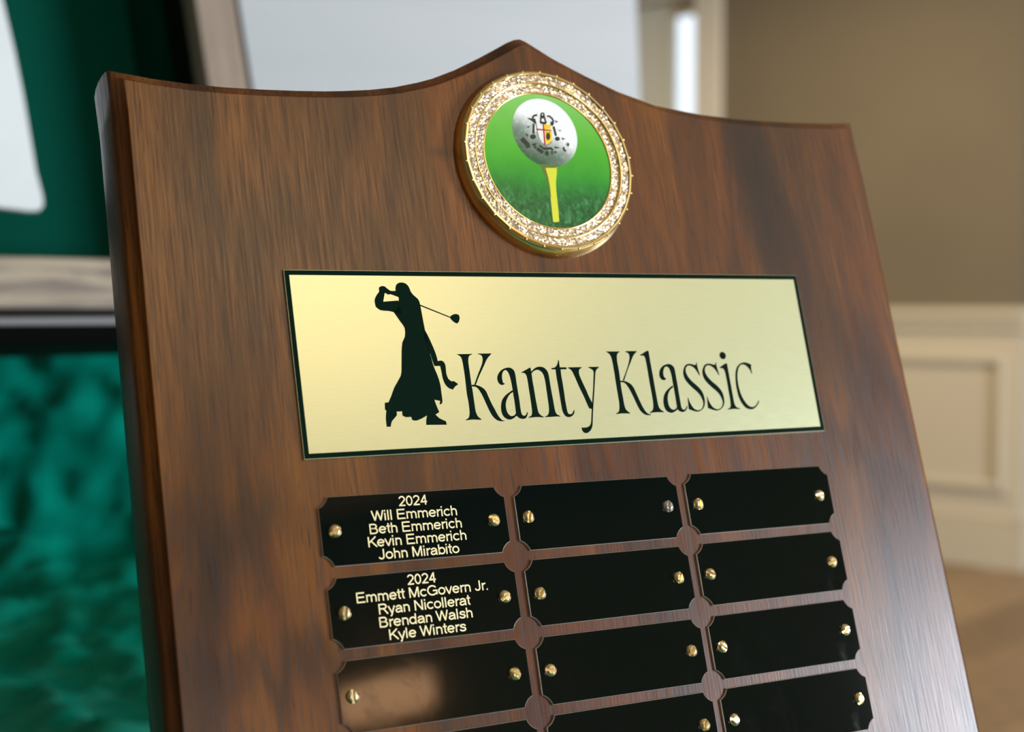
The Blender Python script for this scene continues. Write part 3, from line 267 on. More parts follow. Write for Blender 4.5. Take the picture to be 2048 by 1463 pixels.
# ---------------------------------------------------------------- materials
def walnut(name):
    m = mat(name, rough=.3, Specular_IOR_Level=.5); t = NT(m)
    v = t.obj()
    xyz = t.sep(v)
    warp = t.noise(t.obj((14, 3.0, 14)), 1.0, 3, .5)
    # long flowing figure
    comb = t.n('ShaderNodeCombineXYZ')
    t.l(t.math('ADD', t.math('MULTIPLY', xyz[0], 34.0), t.math('MULTIPLY', warp, 3.4)), comb.inputs[0])
    t.l(t.math('MULTIPLY', xyz[1], 3.2), comb.inputs[1]); t.l(t.math('MULTIPLY', xyz[2], 30.0), comb.inputs[2])
    fig = t.noise(comb.outputs[0], 1.0, 4, .6)
    col = t.ramp(fig, [(.28, (.016, .0044, .0006)), (.40, (.046, .0135, .0012)), (.54, (.105, .032, .002)), (.72, (.225, .078, .005))])
    # fine pores and fibres
    fib = t.noise(t.obj((1150, 42, 1150)), 1.0, 3, .6)
    col = t.mix(1.0, col, t.ramp(fib, [(.33, .42), (.47, .86), (.68, 1.2)]), 'MULTIPLY')
    pores = t.noise(t.obj((1500, 70, 1500), loc=(3, 1, 2)), 1.0, 2, .5)
    col = t.mix(1.0, col, t.ramp(pores, [(.30, .35), (.37, 1.0)]), 'MULTIPLY')
    # glued staves of slightly different tone (joints at -44.7, +82.5 mm ... from the middle)
    st = t.ramp(t.math('MULTIPLY_ADD', xyz[0], 3.3, .5), [(0, (1.0, 1.02, 1.0)), (.21, (.93, .97, 1.0)), (.3525, (1.16, 1.05, 1.0)), (.56, (1.05, 1.0, .98)), (.772, (.80, .84, .90)), (.90, (1.12, 1.06, 1.0))], 'CONSTANT')
    col = t.mix(1.0, col, st, 'MULTIPLY')
    # small dark knot left of the medallion, short pale checks
    kn = t.n('ShaderNodeVectorMath', operation='DISTANCE')
    t.l(t.obj((1, 2.2, 1)), kn.inputs[0]); kn.inputs[1].default_value = (-.0405, .3370*2.2, 0)
    k = t.ramp(t.math('MULTIPLY', kn.outputs['Value'], 100), [(.10, .45), (.75, 1.0)])
    col = t.mix(1.0, col, k, 'MULTIPLY')
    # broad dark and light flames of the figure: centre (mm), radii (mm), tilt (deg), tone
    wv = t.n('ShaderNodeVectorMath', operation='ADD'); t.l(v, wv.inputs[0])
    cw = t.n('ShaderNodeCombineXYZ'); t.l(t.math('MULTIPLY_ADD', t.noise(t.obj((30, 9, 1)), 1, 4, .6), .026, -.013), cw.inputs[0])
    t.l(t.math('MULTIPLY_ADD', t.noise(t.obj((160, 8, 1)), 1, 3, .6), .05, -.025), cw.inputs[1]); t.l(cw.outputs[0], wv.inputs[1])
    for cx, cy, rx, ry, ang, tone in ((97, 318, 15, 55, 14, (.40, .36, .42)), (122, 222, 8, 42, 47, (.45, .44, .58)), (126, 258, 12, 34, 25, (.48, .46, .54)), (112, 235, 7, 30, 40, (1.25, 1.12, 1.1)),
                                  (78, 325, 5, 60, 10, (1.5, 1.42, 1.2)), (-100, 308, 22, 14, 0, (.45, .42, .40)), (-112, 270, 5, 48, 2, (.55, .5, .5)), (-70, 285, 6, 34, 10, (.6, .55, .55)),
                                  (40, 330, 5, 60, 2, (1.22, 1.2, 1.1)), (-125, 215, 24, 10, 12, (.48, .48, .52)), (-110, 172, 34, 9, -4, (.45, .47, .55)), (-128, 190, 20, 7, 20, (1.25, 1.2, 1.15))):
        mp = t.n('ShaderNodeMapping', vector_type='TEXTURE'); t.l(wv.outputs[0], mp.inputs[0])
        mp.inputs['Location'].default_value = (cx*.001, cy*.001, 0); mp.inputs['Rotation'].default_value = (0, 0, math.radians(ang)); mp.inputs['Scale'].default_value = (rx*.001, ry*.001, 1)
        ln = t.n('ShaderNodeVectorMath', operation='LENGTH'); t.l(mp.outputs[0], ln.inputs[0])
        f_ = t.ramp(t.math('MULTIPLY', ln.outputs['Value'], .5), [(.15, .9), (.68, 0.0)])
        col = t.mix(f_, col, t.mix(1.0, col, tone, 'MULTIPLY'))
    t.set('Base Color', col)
    t.set('Roughness', t.ramp(fib, [(.3, .36), (.7, .25)]))
    t.bump(fib, .10, .0004)
    return m
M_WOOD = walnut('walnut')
M_BRASS = mat('brushed_brass', (.90, .86, .52), .34, .7); t = NT(M_BRASS)
nb = t.noise(t.obj((160, 5200, 1)), 1, 2, .6)
t.set('Base Color', t.ramp(nb, [(.3, (.52, .57, .36)), (.7, (.555, .61, .395))]))
t.set('Roughness', t.ramp(nb, [(.3, .28), (.7, .32)])); t.bump(nb, .015, .0001)
M_GOLD = mat('polished_gold', (.92, .75, .34), .15, 1.0)
M_PALEGOLD = mat('diamond_cut_gold', (.80, .72, .59), .2, 1.0)
M_SCREW = mat('brass_screw', (.95, .80, .44), .22, 1.0)
M_SCREW2 = mat('nickel_screw', (.75, .77, .76), .2, 1.0)
M_PRINT = mat('black_print', (.001, .011, .006), .5, 0, Specular_IOR_Level=.03)
M_BLACK = mat('black_lacquered_brass', (.001, .0045, .004), .10, 0.0, Specular_IOR_Level=.5); t = NT(M_BLACK)
t.bump(t.noise(t.obj((45, 60, 1)), 1, 2, .5), .02, .0006)
sm = t.noise(t.obj((60, 25, 1), rot=(0, 0, .7)), 1, 5, .7, 1.2)
t.set('Roughness', t.ramp(sm, [(.5, .05), (.8, .13)]))
M_EDGE = mat('plate_edge_metal', (.86, .86, .82), .5, .9)
M_ENGRAVE = mat('engraved_brass', (.86, .80, .47), .5, .35)
M_DARKGAP = mat('screw_slot_shadow', (.12, .08, .03), .4, 1.0)

# ---------------------------------------------------------------- the room
M_WALL = mat('taupe_wall_paint', (.19, .158, .105), .75); t = NT(M_WALL)
t.set('Base Color', t.ramp(t.noise(t.obj((2, 2, 2)), 1, 3), [(.3, (.180, .150, .098)), (.7, (.200, .166, .108))]))
t.bump(t.noise(t.obj((300, 300, 300)), 1, 2), .05, .001)
M_CREAM = mat('cream_wainscot_paint', (.62, .565, .43), .45)
M_CEIL = mat('ceiling_paint', (.50, .42, .30), .8)
M_FLOORBASE = mat('floor_base', (.10, .07, .045), .6)
M_SHEER = mat('window_trim_paint', (.74, .70, .60), .45)
def plank_mat(i):
    c = [(.270, .178, .098), (.215, .138, .075), (.325, .220, .125)][i]
    m = mat('oak_plank', c, .42); t = NT(m)
    n = t.noise(t.obj((60, 2.5, 60)), 1, 4, .6)
    t.set('Base Color', t.mix(1.0, c, t.ramp(n, [(.3, .75), (.7, 1.2)]), 'MULTIPLY')); return m
M_PLANK = [plank_mat(i) for i in range(3)]
RM = frame_matrix(AX, BX, ZX, (0, 0, 0))      # room coordinates (a, b, z)
def rbox(name, a0, a1, b0, b1, z0, z1, m, parent=None, bevel=0.0, kind='structure'):
    o = link(name, newbox(a0, a1, b0, b1, z0, z1, RM, bevel), m, parent)
    if kind and not parent: o['kind'] = kind
    return o
A0, A1, AC, B0, BA, BB, H = -8.0, 3.5, -2.407, -3.0, 5.398, 6.4, 2.7
floor = rbox('floor', A0, A1, B0, BB, -.12, -.012, M_FLOORBASE)
rbox('ceiling', A0, A1, B0, BB, H, H+.1, M_CEIL)
k = 0
a = -4.4
while a < 1.6:
    b = -0.4 - .35*(k*7 % 5)
    while b < BB - .02:
        b2 = min(b + 2.1, BB - .003)
        if a > AC + .03 or b < BA - .03:
            bb = b2 if a > AC + .03 else min(b2, BA-.003)
            bm = newbox(a + .0012, a + .1238, b + .0012, bb - .0012, -.012, 0, RM, .0008)
            link('plank', bm, M_PLANK[(k*5 + int(b*3)) % 3], floor)
        b += 2.1
    a += .125; k += 1
rbox('subfloor_left', A0, -4.4, B0, BA, -.012, 0, M_PLANK[0], floor)
rbox('subfloor_right', a, A1, B0, BB, -.012, 0, M_PLANK[0], floor)
# far wall with a window opening
WA0, WA1, WZ0, WZ1 = -6.35, -3.957, .78, 2.45
wf = bmesh.new()
box(wf, A0, WA0, BA, BA+.15, 0, H, RM); box(wf, WA1, AC, BA, BA+.15, 0, H, RM)
box(wf, WA0, WA1, BA, BA+.15, 0, WZ0, RM); box(wf, WA0, WA1, BA, BA+.15, WZ1, H, RM)
wall_far = tag(link('wall_far', wf, M_WALL), kind='structure')
rbox('wall_return', AC-.15, AC, BA+.15, BB, 0, H, M_WALL)
rbox('wall_back', AC-.15, A1, BB, BB+.15, 0, H, M_WALL)
# right, left and near walls, each with its window opening
def wall_with_opening(name, axis, pos0, pos1, u0, u1, ou0, ou1, z0, z1):
    bm = bmesh.new()
    def bx(ua, ub, za, zb):
        if axis == 'a': box(bm, pos0, pos1, ua, ub, za, zb, RM)
        else: box(bm, ua, ub, pos0, pos1, za, zb, RM)
    bx(u0, ou0, 0, H); bx(ou1, u1, 0, H); bx(ou0, ou1, 0, z0); bx(ou0, ou1, z1, H)
    return tag(link(name, bm, M_WALL), kind='structure')
bm = bmesh.new()
for (u0, u1, z0, z1) in ((B0, -1.55, 0, H), (-1.55, .05, 0, .78), (-1.55, .05, 1.82, H), (.05, 2.15, 0, H), (2.15, 3.75, 0, .35), (2.15, 3.75, 1.85, H), (3.75, BB, 0, H)):
    box(bm, A1, A1+.15, u0, u1, z0, z1, RM)
tag(link('wall_right', bm, M_WALL), kind='structure')
wall_with_opening('wall_left', 'a', A0-.15, A0, B0, BA, -.7, 1.9, .65, 2.55)
rbox('wall_near', A0, A1, B0-.15, B0, 0, H, M_WALL)
# window in the far wall
M_SASH = mat('white_sash_paint', (.76, .78, .68), .45, 0, Emission_Strength=0)
M_GLASS = mat('window_glass', (1, 1, 1), .02, 0, Transmission_Weight=1.0, IOR=1.05)
win = tag(link('window_1', newbox(WA0-.14, WA0, BA-.022, BA, WZ0-.14, WZ1+.14, RM, .003), M_SHEER), kind='structure')
box_list = [('casing', WA1, WA1+.14, BA-.022, BA, WZ0-.14, WZ1+.14), ('casing', WA0, WA1, BA-.022, BA, WZ1, WZ1+.14),
            ('sill', WA0-.16, WA1+.16, BA-.06, BA-.022, WZ0-.05, WZ0), ('apron', WA0, WA1, BA-.018, BA, WZ0-.14, WZ0-.05)]
for nme, a_, b_, c_, d_, e_, f_ in box_list:
    rbox(nme, a_, b_, c_, d_, e_, f_, M_SHEER, win, .003)
for x0, x1 in ((WA0, WA0+.06), (-5.42, -5.26), (-4.46, -4.141), (WA1-.02, WA1)):
    rbox('sash_stile', x0, x1, BA+.05, BA+.10, WZ0, WZ1, M_SASH, win, .003)
for z0, z1 in ((WZ0, WZ0+.07), (WZ1-.07, WZ1), (1.60, 1.64)):
    rbox('sash_rail', WA0, WA1, BA+.055, BA+.095, z0, z1, M_CREAM, win, .003)
for x0, x1 in ((WA0+.06, -5.42), (-5.26, -4.46), (-4.141, WA1-.02)):
    rbox('pane', x0, x1, BA+.073, BA+.077, WZ0, WZ1, M_GLASS, win)
for i, (axis, p, u0, u1, z0, z1) in enumerate((('a', A1+.05, 2.15, 3.75, .35, 1.85), ('a', A0-.1, -.7, 1.9, .65, 2.55), ('a', A1+.05, -1.55, .05, .78, 1.82))):  # the last is an unseen window added for the frontal fill
    bm = bmesh.new(); n = 3
    def bx(ua, ub, za, zb):
        if axis == 'a': box(bm, p, p+.05, ua, ub, za, zb, RM)
        else: box(bm, ua, ub, p, p+.05, za, zb, RM)
    for j in range(n+1):
        u = u0 + (u1-u0-.07)*j/n; bx(u, u+.07, z0, z1)
    bx(u0, u1, z0, z0+.07); bx(u0, u1, z1-.07, z1); bx(u0, u1, (z0+z1)/2-.02, (z0+z1)/2+.02)
    tag(link('window_%d' % (i+2), bm, M_SHEER), kind='structure')
# wainscot on the far wall: rail, cap, panel mouldings, base
def wainscot(name, a0, a1, face, sgn=-1, corner=True):
    f = face
    o = rbox(name, a0, a1, f-.012, f, 0, .94, M_CREAM, None, 0)
    rbox('chair_rail_cap', a0, a1+.02, f-.05, f, .985, 1.022, M_CREAM, o, .006)
    rbox('chair_rail', a0, a1+.012, f-.032, f, .935, .985, M_CREAM, o, .008)
    rbox('base_board', a0, a1+.012, f-.030, f, 0, .175, M_CREAM, o, .004)
    rbox('base_cap', a0, a1+.012, f-.024, f, .175, .213, M_CREAM, o, .008)
    return o
wn = wainscot('trim_1', WA1+.15, AC, BA)
def panel(a0, a1, z0, z1, parent):
    for x0, x1, y0, y1 in ((a0, a0+.034, z0, z1), (a1-.034, a1, z0, z1), (a0+.034, a1-.034, z1-.034, z1), (a0+.034, a1-.034, z0, z0+.034)):
        rbox('panel_moulding', x0, x1, BA-.034, BA-.010, y0, y1, M_CREAM, parent, .009)
panel(-3.72, -3.18, .305, .838, wn); panel(-3.08, -2.463, .305, .838, wn)
wn2 = tag(link('trim_2', newbox(AC, AC+.012, BA, BB, 0, .94, RM), M_CREAM), kind='structure')
for nme, z0, z1, d in (('chair_rail_cap', .985, 1.022, .05), ('chair_rail', .935, .985, .032), ('base_board', 0, .175, .03), ('base_cap', .175, .213, .024)):
    rbox(nme, AC, AC+d, BA-.03, BB, z0, z1, M_CREAM, wn2, .004)
M_LAMPGLOW = mat('added_lamp_glow', (1, .9, .75), .5, 0, Emission_Color=(1.0, .52, .25, 1), Emission_Strength=7.0)
M_BRONZE = mat('added_sconce_bronze', (.12, .08, .04), .4, .8)
sc_M = frame_matrix(AX, BX, ZX, room(A1, .65, 2.03))  # unseen sconce added to put an orange reflection in one name plate
sconce = empty('reflection_sconce', sc_M, 'unseen warm sconce on the right wall, added for its reflection in a name plate', 'lamp')
link('added_sconce_back_plate', newbox(-.02, 0, -.05, .05, -.12, .06, None, .004), M_BRONZE, sconce)
link('added_sconce_arm', newbox(-.10, -.02, -.01, .01, -.09, -.07, None, .003), M_BRONZE, sconce)
link('added_sconce_shade', newbox(-.18, -.04, -.14, .14, -.035, .055, None, .02), M_LAMPGLOW, sconce)

# ---------------------------------------------------------------- table, cloth
def cloth_mat(name, base):
    m = mat(name, base, .40, 0.0, Specular_IOR_Level=.5, Specular_Tint=(.1, 1.0, .8, 1)); t = NT(m)
    n = t.noise(t.obj((9, 9, 9)), 1, 3, .55, .8)
    t.set('Base Color', t.ramp(n, [(.3, tuple(c*.8 for c in base)), (.7, tuple(c*1.2 for c in base))])); return m
M_CLOTH = cloth_mat('green_satin', (.0005, .27, .19))
M_TABLE = mat('table_wood', (.12, .06, .03), .4)
table = empty('table', Matrix.Translation((-.43, 0.9, 0)), 'rectangular table hidden under the green satin cloth', 'table')
TM = table.matrix_world.inverted()
def wbox(name, x0, x1, y0, y1, z0, z1, m, parent=None, bevel=0.0, inv_=None):
    bm = newbox(x0, x1, y0, y1, z0, z1, inv_, bevel)
    return link(name, bm, m, parent)
wbox('table_top', -1.09, .225, 0.275, 1.54, 0.697, .7325, M_TABLE, table, .004, TM)
for x in (-1.02, .10):
    for y in (.34, 1.46):
        wbox('leg', x, x+.05, y, y+.05, 0, .697, M_TABLE, table, .004, TM)
riser = tag(wbox('display_riser', -1.05, .18, 1.36, 1.50, .7345, .985, M_TABLE), 'box riser under the green satin cloth at the rear of the table', 'riser')
from mathutils import noise as mn
def fold(x, s):
    """crumple height of the satin at (x along the table, s along the cloth)"""
    x *= 1.25; s *= 1.3
    p = Vector((x*6.0, s*5.0, 0))
    w1 = mn.noise(p + Vector((mn.noise(p*.7)*1.5, mn.noise(p*.9+Vector((5, 5, 5)))*1.5, 0)))
    w2 = mn.noise(Vector((x*17+3, s*15, 2)))
    r = 1-abs(mn.noise(Vector((x*9+s*4, s*7-x*5, 7.3)))*2)
    r2 = 1-abs(mn.noise(Vector((x*22-s*9, s*17+x*8, 1.3)))*2)
    return .010*w1 + .006*w2 + .022*max(0, r-.42) + .014*max(0, r2-.45)
def cloth_profile(s):
    """s: distance along the cloth from its front hem -> (y, z, ny, nz)"""
    segs = [(.255, .30, .7425), (.3, .0, 0)]
    pts = [(.262, .32), (.262, .730), (.27, .7385), (1.13, .7395), (1.27, .765), (1.332, .80), (1.348, .86), (1.350, .975), (1.365, .992), (1.50, .993), (1.515, .97), (1.52, .80), (1.545, .745), (1.555, .32)]
    d = 0
    for i in range(len(pts)-1):
        a, b = Vector(pts[i]), Vector(pts[i+1]); L = (b-a).length
        if s <= d+L or i == len(pts)-2:
            q = a.lerp(b, min(1, (s-d)/L)); tn = (b-a).normalized()
            return q.x, q.y, -tn.y, tn.x
        d += L
bm = bmesh.new()
TOT = .418+.0117+.86+.1411+.0713+.0621+.115+.0227+.135+.0275+.1701+.0604+.425
NS, NX = 420, 200
x0, x1, drop = -1.12, .232, .42
tot_x = (x1-x0) + 2*drop
grid = []
for i in range(NS+1):
    s = TOT*i/NS; y, z, ny, nz = cloth_profile(s); row = []
    for j in range(NX+1):
        u = -drop + tot_x*j/NX; x = u
        if u < 0: xx, dz, out = x0, u, -1
        elif u > x1-x0: xx, dz, out = x1, -(u-(x1-x0)), 1
        else: xx, dz, out = x0+u, 0, 0
        h = fold(x, s)
        flatten = 1.0 if y > .6 else max(.05, (y-.42)/.18)
        if out:
            zz = max(.3, z+dz) if z > .70 else z
            if z <= .74: yy = y
            row.append(bm.verts.new((xx + out*(.004+abs(h)*1.2), y, zz)))
        else:
            row.append(bm.verts.new((xx, y+ny*(.001+max(0, h)*flatten), z+nz*(.001+max(0, h)*flatten))))
    grid.append(row)
for i in range(NS):
    for j in range(NX):
        f = bm.faces.new((grid[i][j], grid[i][j+1], grid[i+1][j+1], grid[i+1][j])); f.smooth = True
cloth = tag(link('tablecloth', bm, M_CLOTH), 'crumpled shiny green satin cloth over the table at lower left', 'tablecloth')

# ---------------------------------------------------------------- framed shadow box on a black table easel
def basis(psi, lam):
    a, b = math.radians(psi), math.radians(lam); s, c = math.sin, math.cos
    return (Vector((c(a), s(a), 0)), Vector((-s(a)*s(b), c(a)*s(b), c(b))), Vector((s(a)*c(b), -c(a)*c(b), s(b))))
X, U, N = basis(42, 15.5)
O = Vector((-0.21375879, 1.12, 1.05609452))
FM = frame_matrix(X, U, N, O)
W_, H_, T_ = .50, .58, .037       # opening width, height; rail width.  x from -W_ to 0, y from 0 to H_
M_GREYWOOD = mat('weathered_grey_brown_wood', (.26, .21, .155), .5); t = NT(M_GREYWOOD)
n1 = t.noise(t.obj((8, 75, 30), rot=(0, 0, .22)), 1, 3, .55, .9)
t.set('Base Color', t.ramp(n1, [(.38, (.12, .10, .08)), (.50, (.20, .17, .135)), (.62, (.36, .31, .225))]))
M_GREYWOOD_V = mat('weathered_grey_brown_stile', (.26, .21, .155), .5); t = NT(M_GREYWOOD_V)
n1 = t.noise(t.obj((60, 5, 30)), 1, 5, .6, .6)
t.set('Base Color', t.ramp(n1, [(.3, (.20, .16, .125)), (.7, (.31, .255, .195))]))
M_BLACKWOOD = mat('black_frame_edge', (.005, .005, .004), .6, 0, Specular_IOR_Level=.15)
M_FELT = mat('green_felt', (.0005, .052, .030), .9, 0, Specular_IOR_Level=.05); t = NT(M_FELT)
t.set('Base Color', t.ramp(t.noise(t.obj((400, 400, 400)), 1, 2), [(.3, (.0005, .048, .031)), (.7, (.0008, .062, .041))]))
fr = empty('shadow_box_frame', FM @ Matrix.Translation((-W_/2, -.043, -.06)), 'grey-brown wood shadow box with green felt lining on a black easel', 'picture frame')
FI = fr.matrix_world.inverted() @ FM
def fbox(name, x0, x1, y0, y1, z0, z1, m, parent=fr, bevel=.0015): return link(name, newbox(x0, x1, y0, y1, z0, z1, FI, bevel), m, parent)
fbox('rail', -W_-T_, T_, -T_, 0, -.02, 0, M_GREYWOOD); fbox('rail', -W_-T_, T_, H_, H_+T_, -.02, 0, M_GREYWOOD)
fbox('stile', 0, T_, 0, H_, -.02, 0, M_GREYWOOD_V); fbox('stile', -W_-T_, -W_, 0, H_, -.02, 0, M_GREYWOOD_V)
o = FI
bm = bmesh.new()
for (a_, b_, c_, d_) in ((-W_-T_-.007, -W_-T_, -T_-.007, H_+T_+.007), (T_, T_+.007, -T_-.007, H_+T_+.007), (-W_-T_, T_, -T_-.007, -T_), (-W_-T_, T_, H_+T_, H_+T_+.007)):
    box(bm, a_, b_, c_, d_, -.118, -.004, FI, .001)
link('outer_edge', bm, M_BLACKWOOD, fr)
bm = bmesh.new()
for (a_, b_, c_, d_) in ((-W_-.004, -W_, 0, H_), (0, .004, 0, H_), (-W_, 0, -.004, 0), (-W_, 0, H_, H_+.004)):
    box(bm, a_, b_, c_, d_, -.05, -.0205, FI)
link('inner_lip', bm, M_BLACKWOOD, fr)
bm = bmesh.new()
for (a_, b_, c_, d_) in ((-W_-.006, -W_-.001, 0, H_), (.001, .006, 0, H_), (-W_, 0, -.006, -.001), (-W_, 0, H_+.001, H_+.006)):
    box(bm, a_, b_, c_, d_, -.112, -.0505, FI)
link('side_lining', bm, M_FELT, fr)
fbox('backing', -W_-.006, .006, -.006, H_+.006, -.118, -.112, M_FELT)
# white sheet mounted in the box: slightly bowed, rounded lower right corner
M_PAPER = mat('white_sheet', (.62, .69, .71), .6)
out = [(-.1513, .2036), (-.1465, .165), (-.1437, .130), (-.1425, .1), (-.1417, .0722), (-.1395, .054), (-.1398, .0465), (-.143, .0424), (-.1514, .0413), (-.1732, .0428), (-.26, .05), (-.33, .056), (-.345, .06), (-.348, .075), (-.352, .2), (-.362, .36), (-.36, .372), (-.35, .376), (-.19, .365), (-.178, .36), (-.172, .35)]
bm = bmesh.new()
def bow(x, y): return -.020 - .004*math.sin((x+.14)*9) - .003*math.sin(y*15)
top = [bm.verts.new(FI @ Vector((x, y, bow(x, y)))) for x, y in out]; bot = [bm.verts.new(FI @ Vector((x, y, bow(x, y)-.004))) for x, y in out]
bm.faces.new(top); bm.faces.new(bot[::-1])
for i in range(len(out)):
    j = (i+1) % len(out); bm.faces.new((top[i], top[j], bot[j], bot[i]))
bmesh.ops.triangulate(bm, faces=[f for f in bm.faces if len(f.verts) > 4])
ps = link('white_sheet', bm, M_PAPER, fr)
ps['label'] = 'white sheet with rounded corner mounted on green felt'
bm = bmesh.new(); box(bm, -.30, -.19, .15, .27, -.1115, -.025, FI); link('sheet_mount', bm, M_FELT, fr)
# easel
M_EASEL = mat('black_easel', (.001, .0015, .0012), .7, 0, Specular_IOR_Level=.03)
XH, NH = X, Vector((N.x, N.y, 0)).normalized()
EB = O - U*.0445; EB.z = 1.0140
EM = frame_matrix(XH, -NH, Vector((0, 0, 1)), EB)
easel = empty('table_easel', Matrix.Translation((EB.x-.25*X.x, EB.y-.25*X.y, .7405)), 'black table easel with ledge holding the shadow box', 'easel')
EI = easel.matrix_world.inverted() @ EM
link('ledge', newbox(-.52, .06, -.035, -.003, -.0185, -.0055, EI, .001), M_EASEL, easel)
link('ledge_highlight', newbox(-.52, .06, -.034, -.003, -.0055, 0, EI, .0012), mat('ledge_highlight_grey', (.115, .12, .12), .5, .2), easel)  # grey band painted in for light caught along the ledge's top edge
def bar(bm, p, q, r=.007, n=8, M=None):
    p, q = Vector(p), Vector(q); d = (q-p); L = d.length; rot = d.to_track_quat('Z', 'Y').to_matrix().to_4x4()
    res = bmesh.ops.create_cone(bm, cap_ends=True, segments=n, radius1=r, radius2=r, depth=L, matrix=Matrix.Translation((p+q)/2) @ rot)
    if M is not None:
        for v in res['verts']: v.co = M @ v.co
    return bm
for (p, q) in (((-.50, -.02, -.012), (-.56, -.05, -.268)), ((.035, -.02, -.012), (.075, -.05, -.268)), ((-.24, .165, -.01), (-.24, .205, -.268))):
    link('leg', bar(bmesh.new(), p, q, .008, 10, EI), M_EASEL, easel, True)
link('back_post', bar(bmesh.new(), (-.24, .165, -.012), (-.24, .285, .40), .008, 10, EI), M_EASEL, easel, True)
link('crossbar', bar(bmesh.new(), (-.47, .165, -.012), (.04, .165, -.012), .006, 10, EI), M_EASEL, easel, True)
for x in (-.46, .03):
    bm = bmesh.new(); bar(bm, (x, -.015, -.015), (x, .118, -.045), .005, 8, EI); bar(bm, (x, .118, -.045), (x, .165, -.012), .005, 8, EI)
    link('support_arm', bm, M_EASEL, easel, True)

# ---------------------------------------------------------------- large white display board behind the plaque
X2, U2, N2 = basis(15, 6.6)
O2 = Vector((0.1674058, 1.9, 1.29853687))
M_BOARD = mat('white_display_board', (.66, .70, .73), .55); t = NT(M_BOARD)
t.set('Base Color', t.ramp(t.noise(t.obj((1, 18, 1)), 1, 4, .6), [(.3, (.57, .62, .65)), (.7, (.60, .65, .68))]))
wb_base = O2 - U2*(O2.z-.02)/U2.z - X2*.31
wb = empty('display_board', frame_matrix(X2, U2, N2, wb_base), 'large blank white display board standing behind the plaque', 'board')
link('panel', newbox(-.33, .31, .62, 1.75, -.008, 0, None, .001), M_BOARD, wb)
for x in (-.28, .26):
    link('leg', newbox(x-.015, x+.015, -.018, 1.4, -.035, -.009, None, .002), M_EASEL, wb)
link('rear_leg', bar(bmesh.new(), (-.01, 1.3, -.03), (-.01, .02, -.42), .012), M_EASEL, wb)
link('ledge', newbox(-.33, .31, .595, .619, -.03, .03, None, .002), M_EASEL, wb)

# ---------------------------------------------------------------- the plaque  (local mm: x from middle, y from bottom edge, z out of the face)
PX, PY = 101.7, -294.5            # header corner frame -> local
PR = Matrix(((0.879215, -0.142652, 0.454568), (0.476425, 0.263256, -0.838877), (0.0, 0.954121, 0.299421)))
PO = Vector((-0.071552, 0.451303, CAM_Z + 0.012205)) + PR @ Vector((PX*.001, PY*.001, 0))
PM = PR.to_4x4(); PM.translation = PO
plaque = empty('perpetual_plaque', PM, 'walnut award plaque with brass header plate, round golf medallion and rows of black name plates', 'plaque')
TOP = [(-44.6,61.2),(-35.1,60.0),(-23.6,59.2),(-11.8,58.9),(0.5,59.1),(13.1,59.6),(23.0,60.2),(30.2,60.9),(39.3,62.0),(48.7,63.7),(58.3,66.3),(64.3,68.3),(74.4,72.7),(85.0,78.3),(92.2,82.4),(97.3,85.4),(99.3,86.3),(100.4,86.5),(101.6,86.1),(104.0,84.8),(112.0,80.3),(124.8,74.6),(138.1,69.3),(154.6,64.7),(174.7,62.4),(194.5,61.6),(215.4,61.8),(237.2,62.7),(247.0,63.5)]
outl = TOP + [(247.5, y) for y in range(40, -290, -40)] + [(247.5, -292.5), (245.5, -294.5)] + [(x, -294.5) for x in range(220, -40, -40)] + [(-42.0, -294.5), (-44.1, -292.5)] + [(-44.1, y) for y in range(-270, 60, 40)]
outl = [Vector((x-PX, y-PY)) for x, y in outl]
n = len(outl)
nor = []
for i in range(n):
    a_, b_, c_ = outl[i-1], outl[i], outl[(i+1) % n]
    d1 = (b_-a_).normalized(); d2 = (c_-b_).normalized()
    n1 = Vector((-d1.y, d1.x)); n2 = Vector((-d2.y, d2.x)); m_ = (n1+n2)
    nor.append(m_/max(.35, (1+n1.dot(n2))) )
prof = [(-.45, 0), (-.12, -.10), (0, -.4), (.2, -1.0), (.7, -1.7), (1.5, -2.25), (2.6, -2.6), (3.2, -3.0), (3.6, -4.6), (3.9, -8), (4.05, -13), (3.9, -18), (3.4, -23), (2.0, -26), (.2, -27)]
bm = bmesh.new(); rings = []
for e, z in prof:
    rings.append([bm.verts.new(((outl[i].x + nor[i].x*e)*.001, (outl[i].y + nor[i].y*e)*.001, z*.001)) for i in range(n)])
for k in range(len(rings)-1):
    for i in range(n):
        f = bm.faces.new((rings[k][i], rings[k][(i+1) % n], rings[k+1][(i+1) % n], rings[k+1][i])); f.smooth = True
ff = bm.faces.new(rings[0]); fb = bm.faces.new(rings[-1][::-1])
bmesh.ops.triangulate(bm, faces=[ff, fb])
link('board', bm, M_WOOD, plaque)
link('prop_strut', newbox(-.02, .02, -.008, .185, -.006, 0, Matrix.Translation((0, .19, -.0275)) @ Matrix.Rotation(math.radians(30), 4, 'X') @ Matrix.Translation((0, -.18, 0)), .001), M_WOOD, plaque)

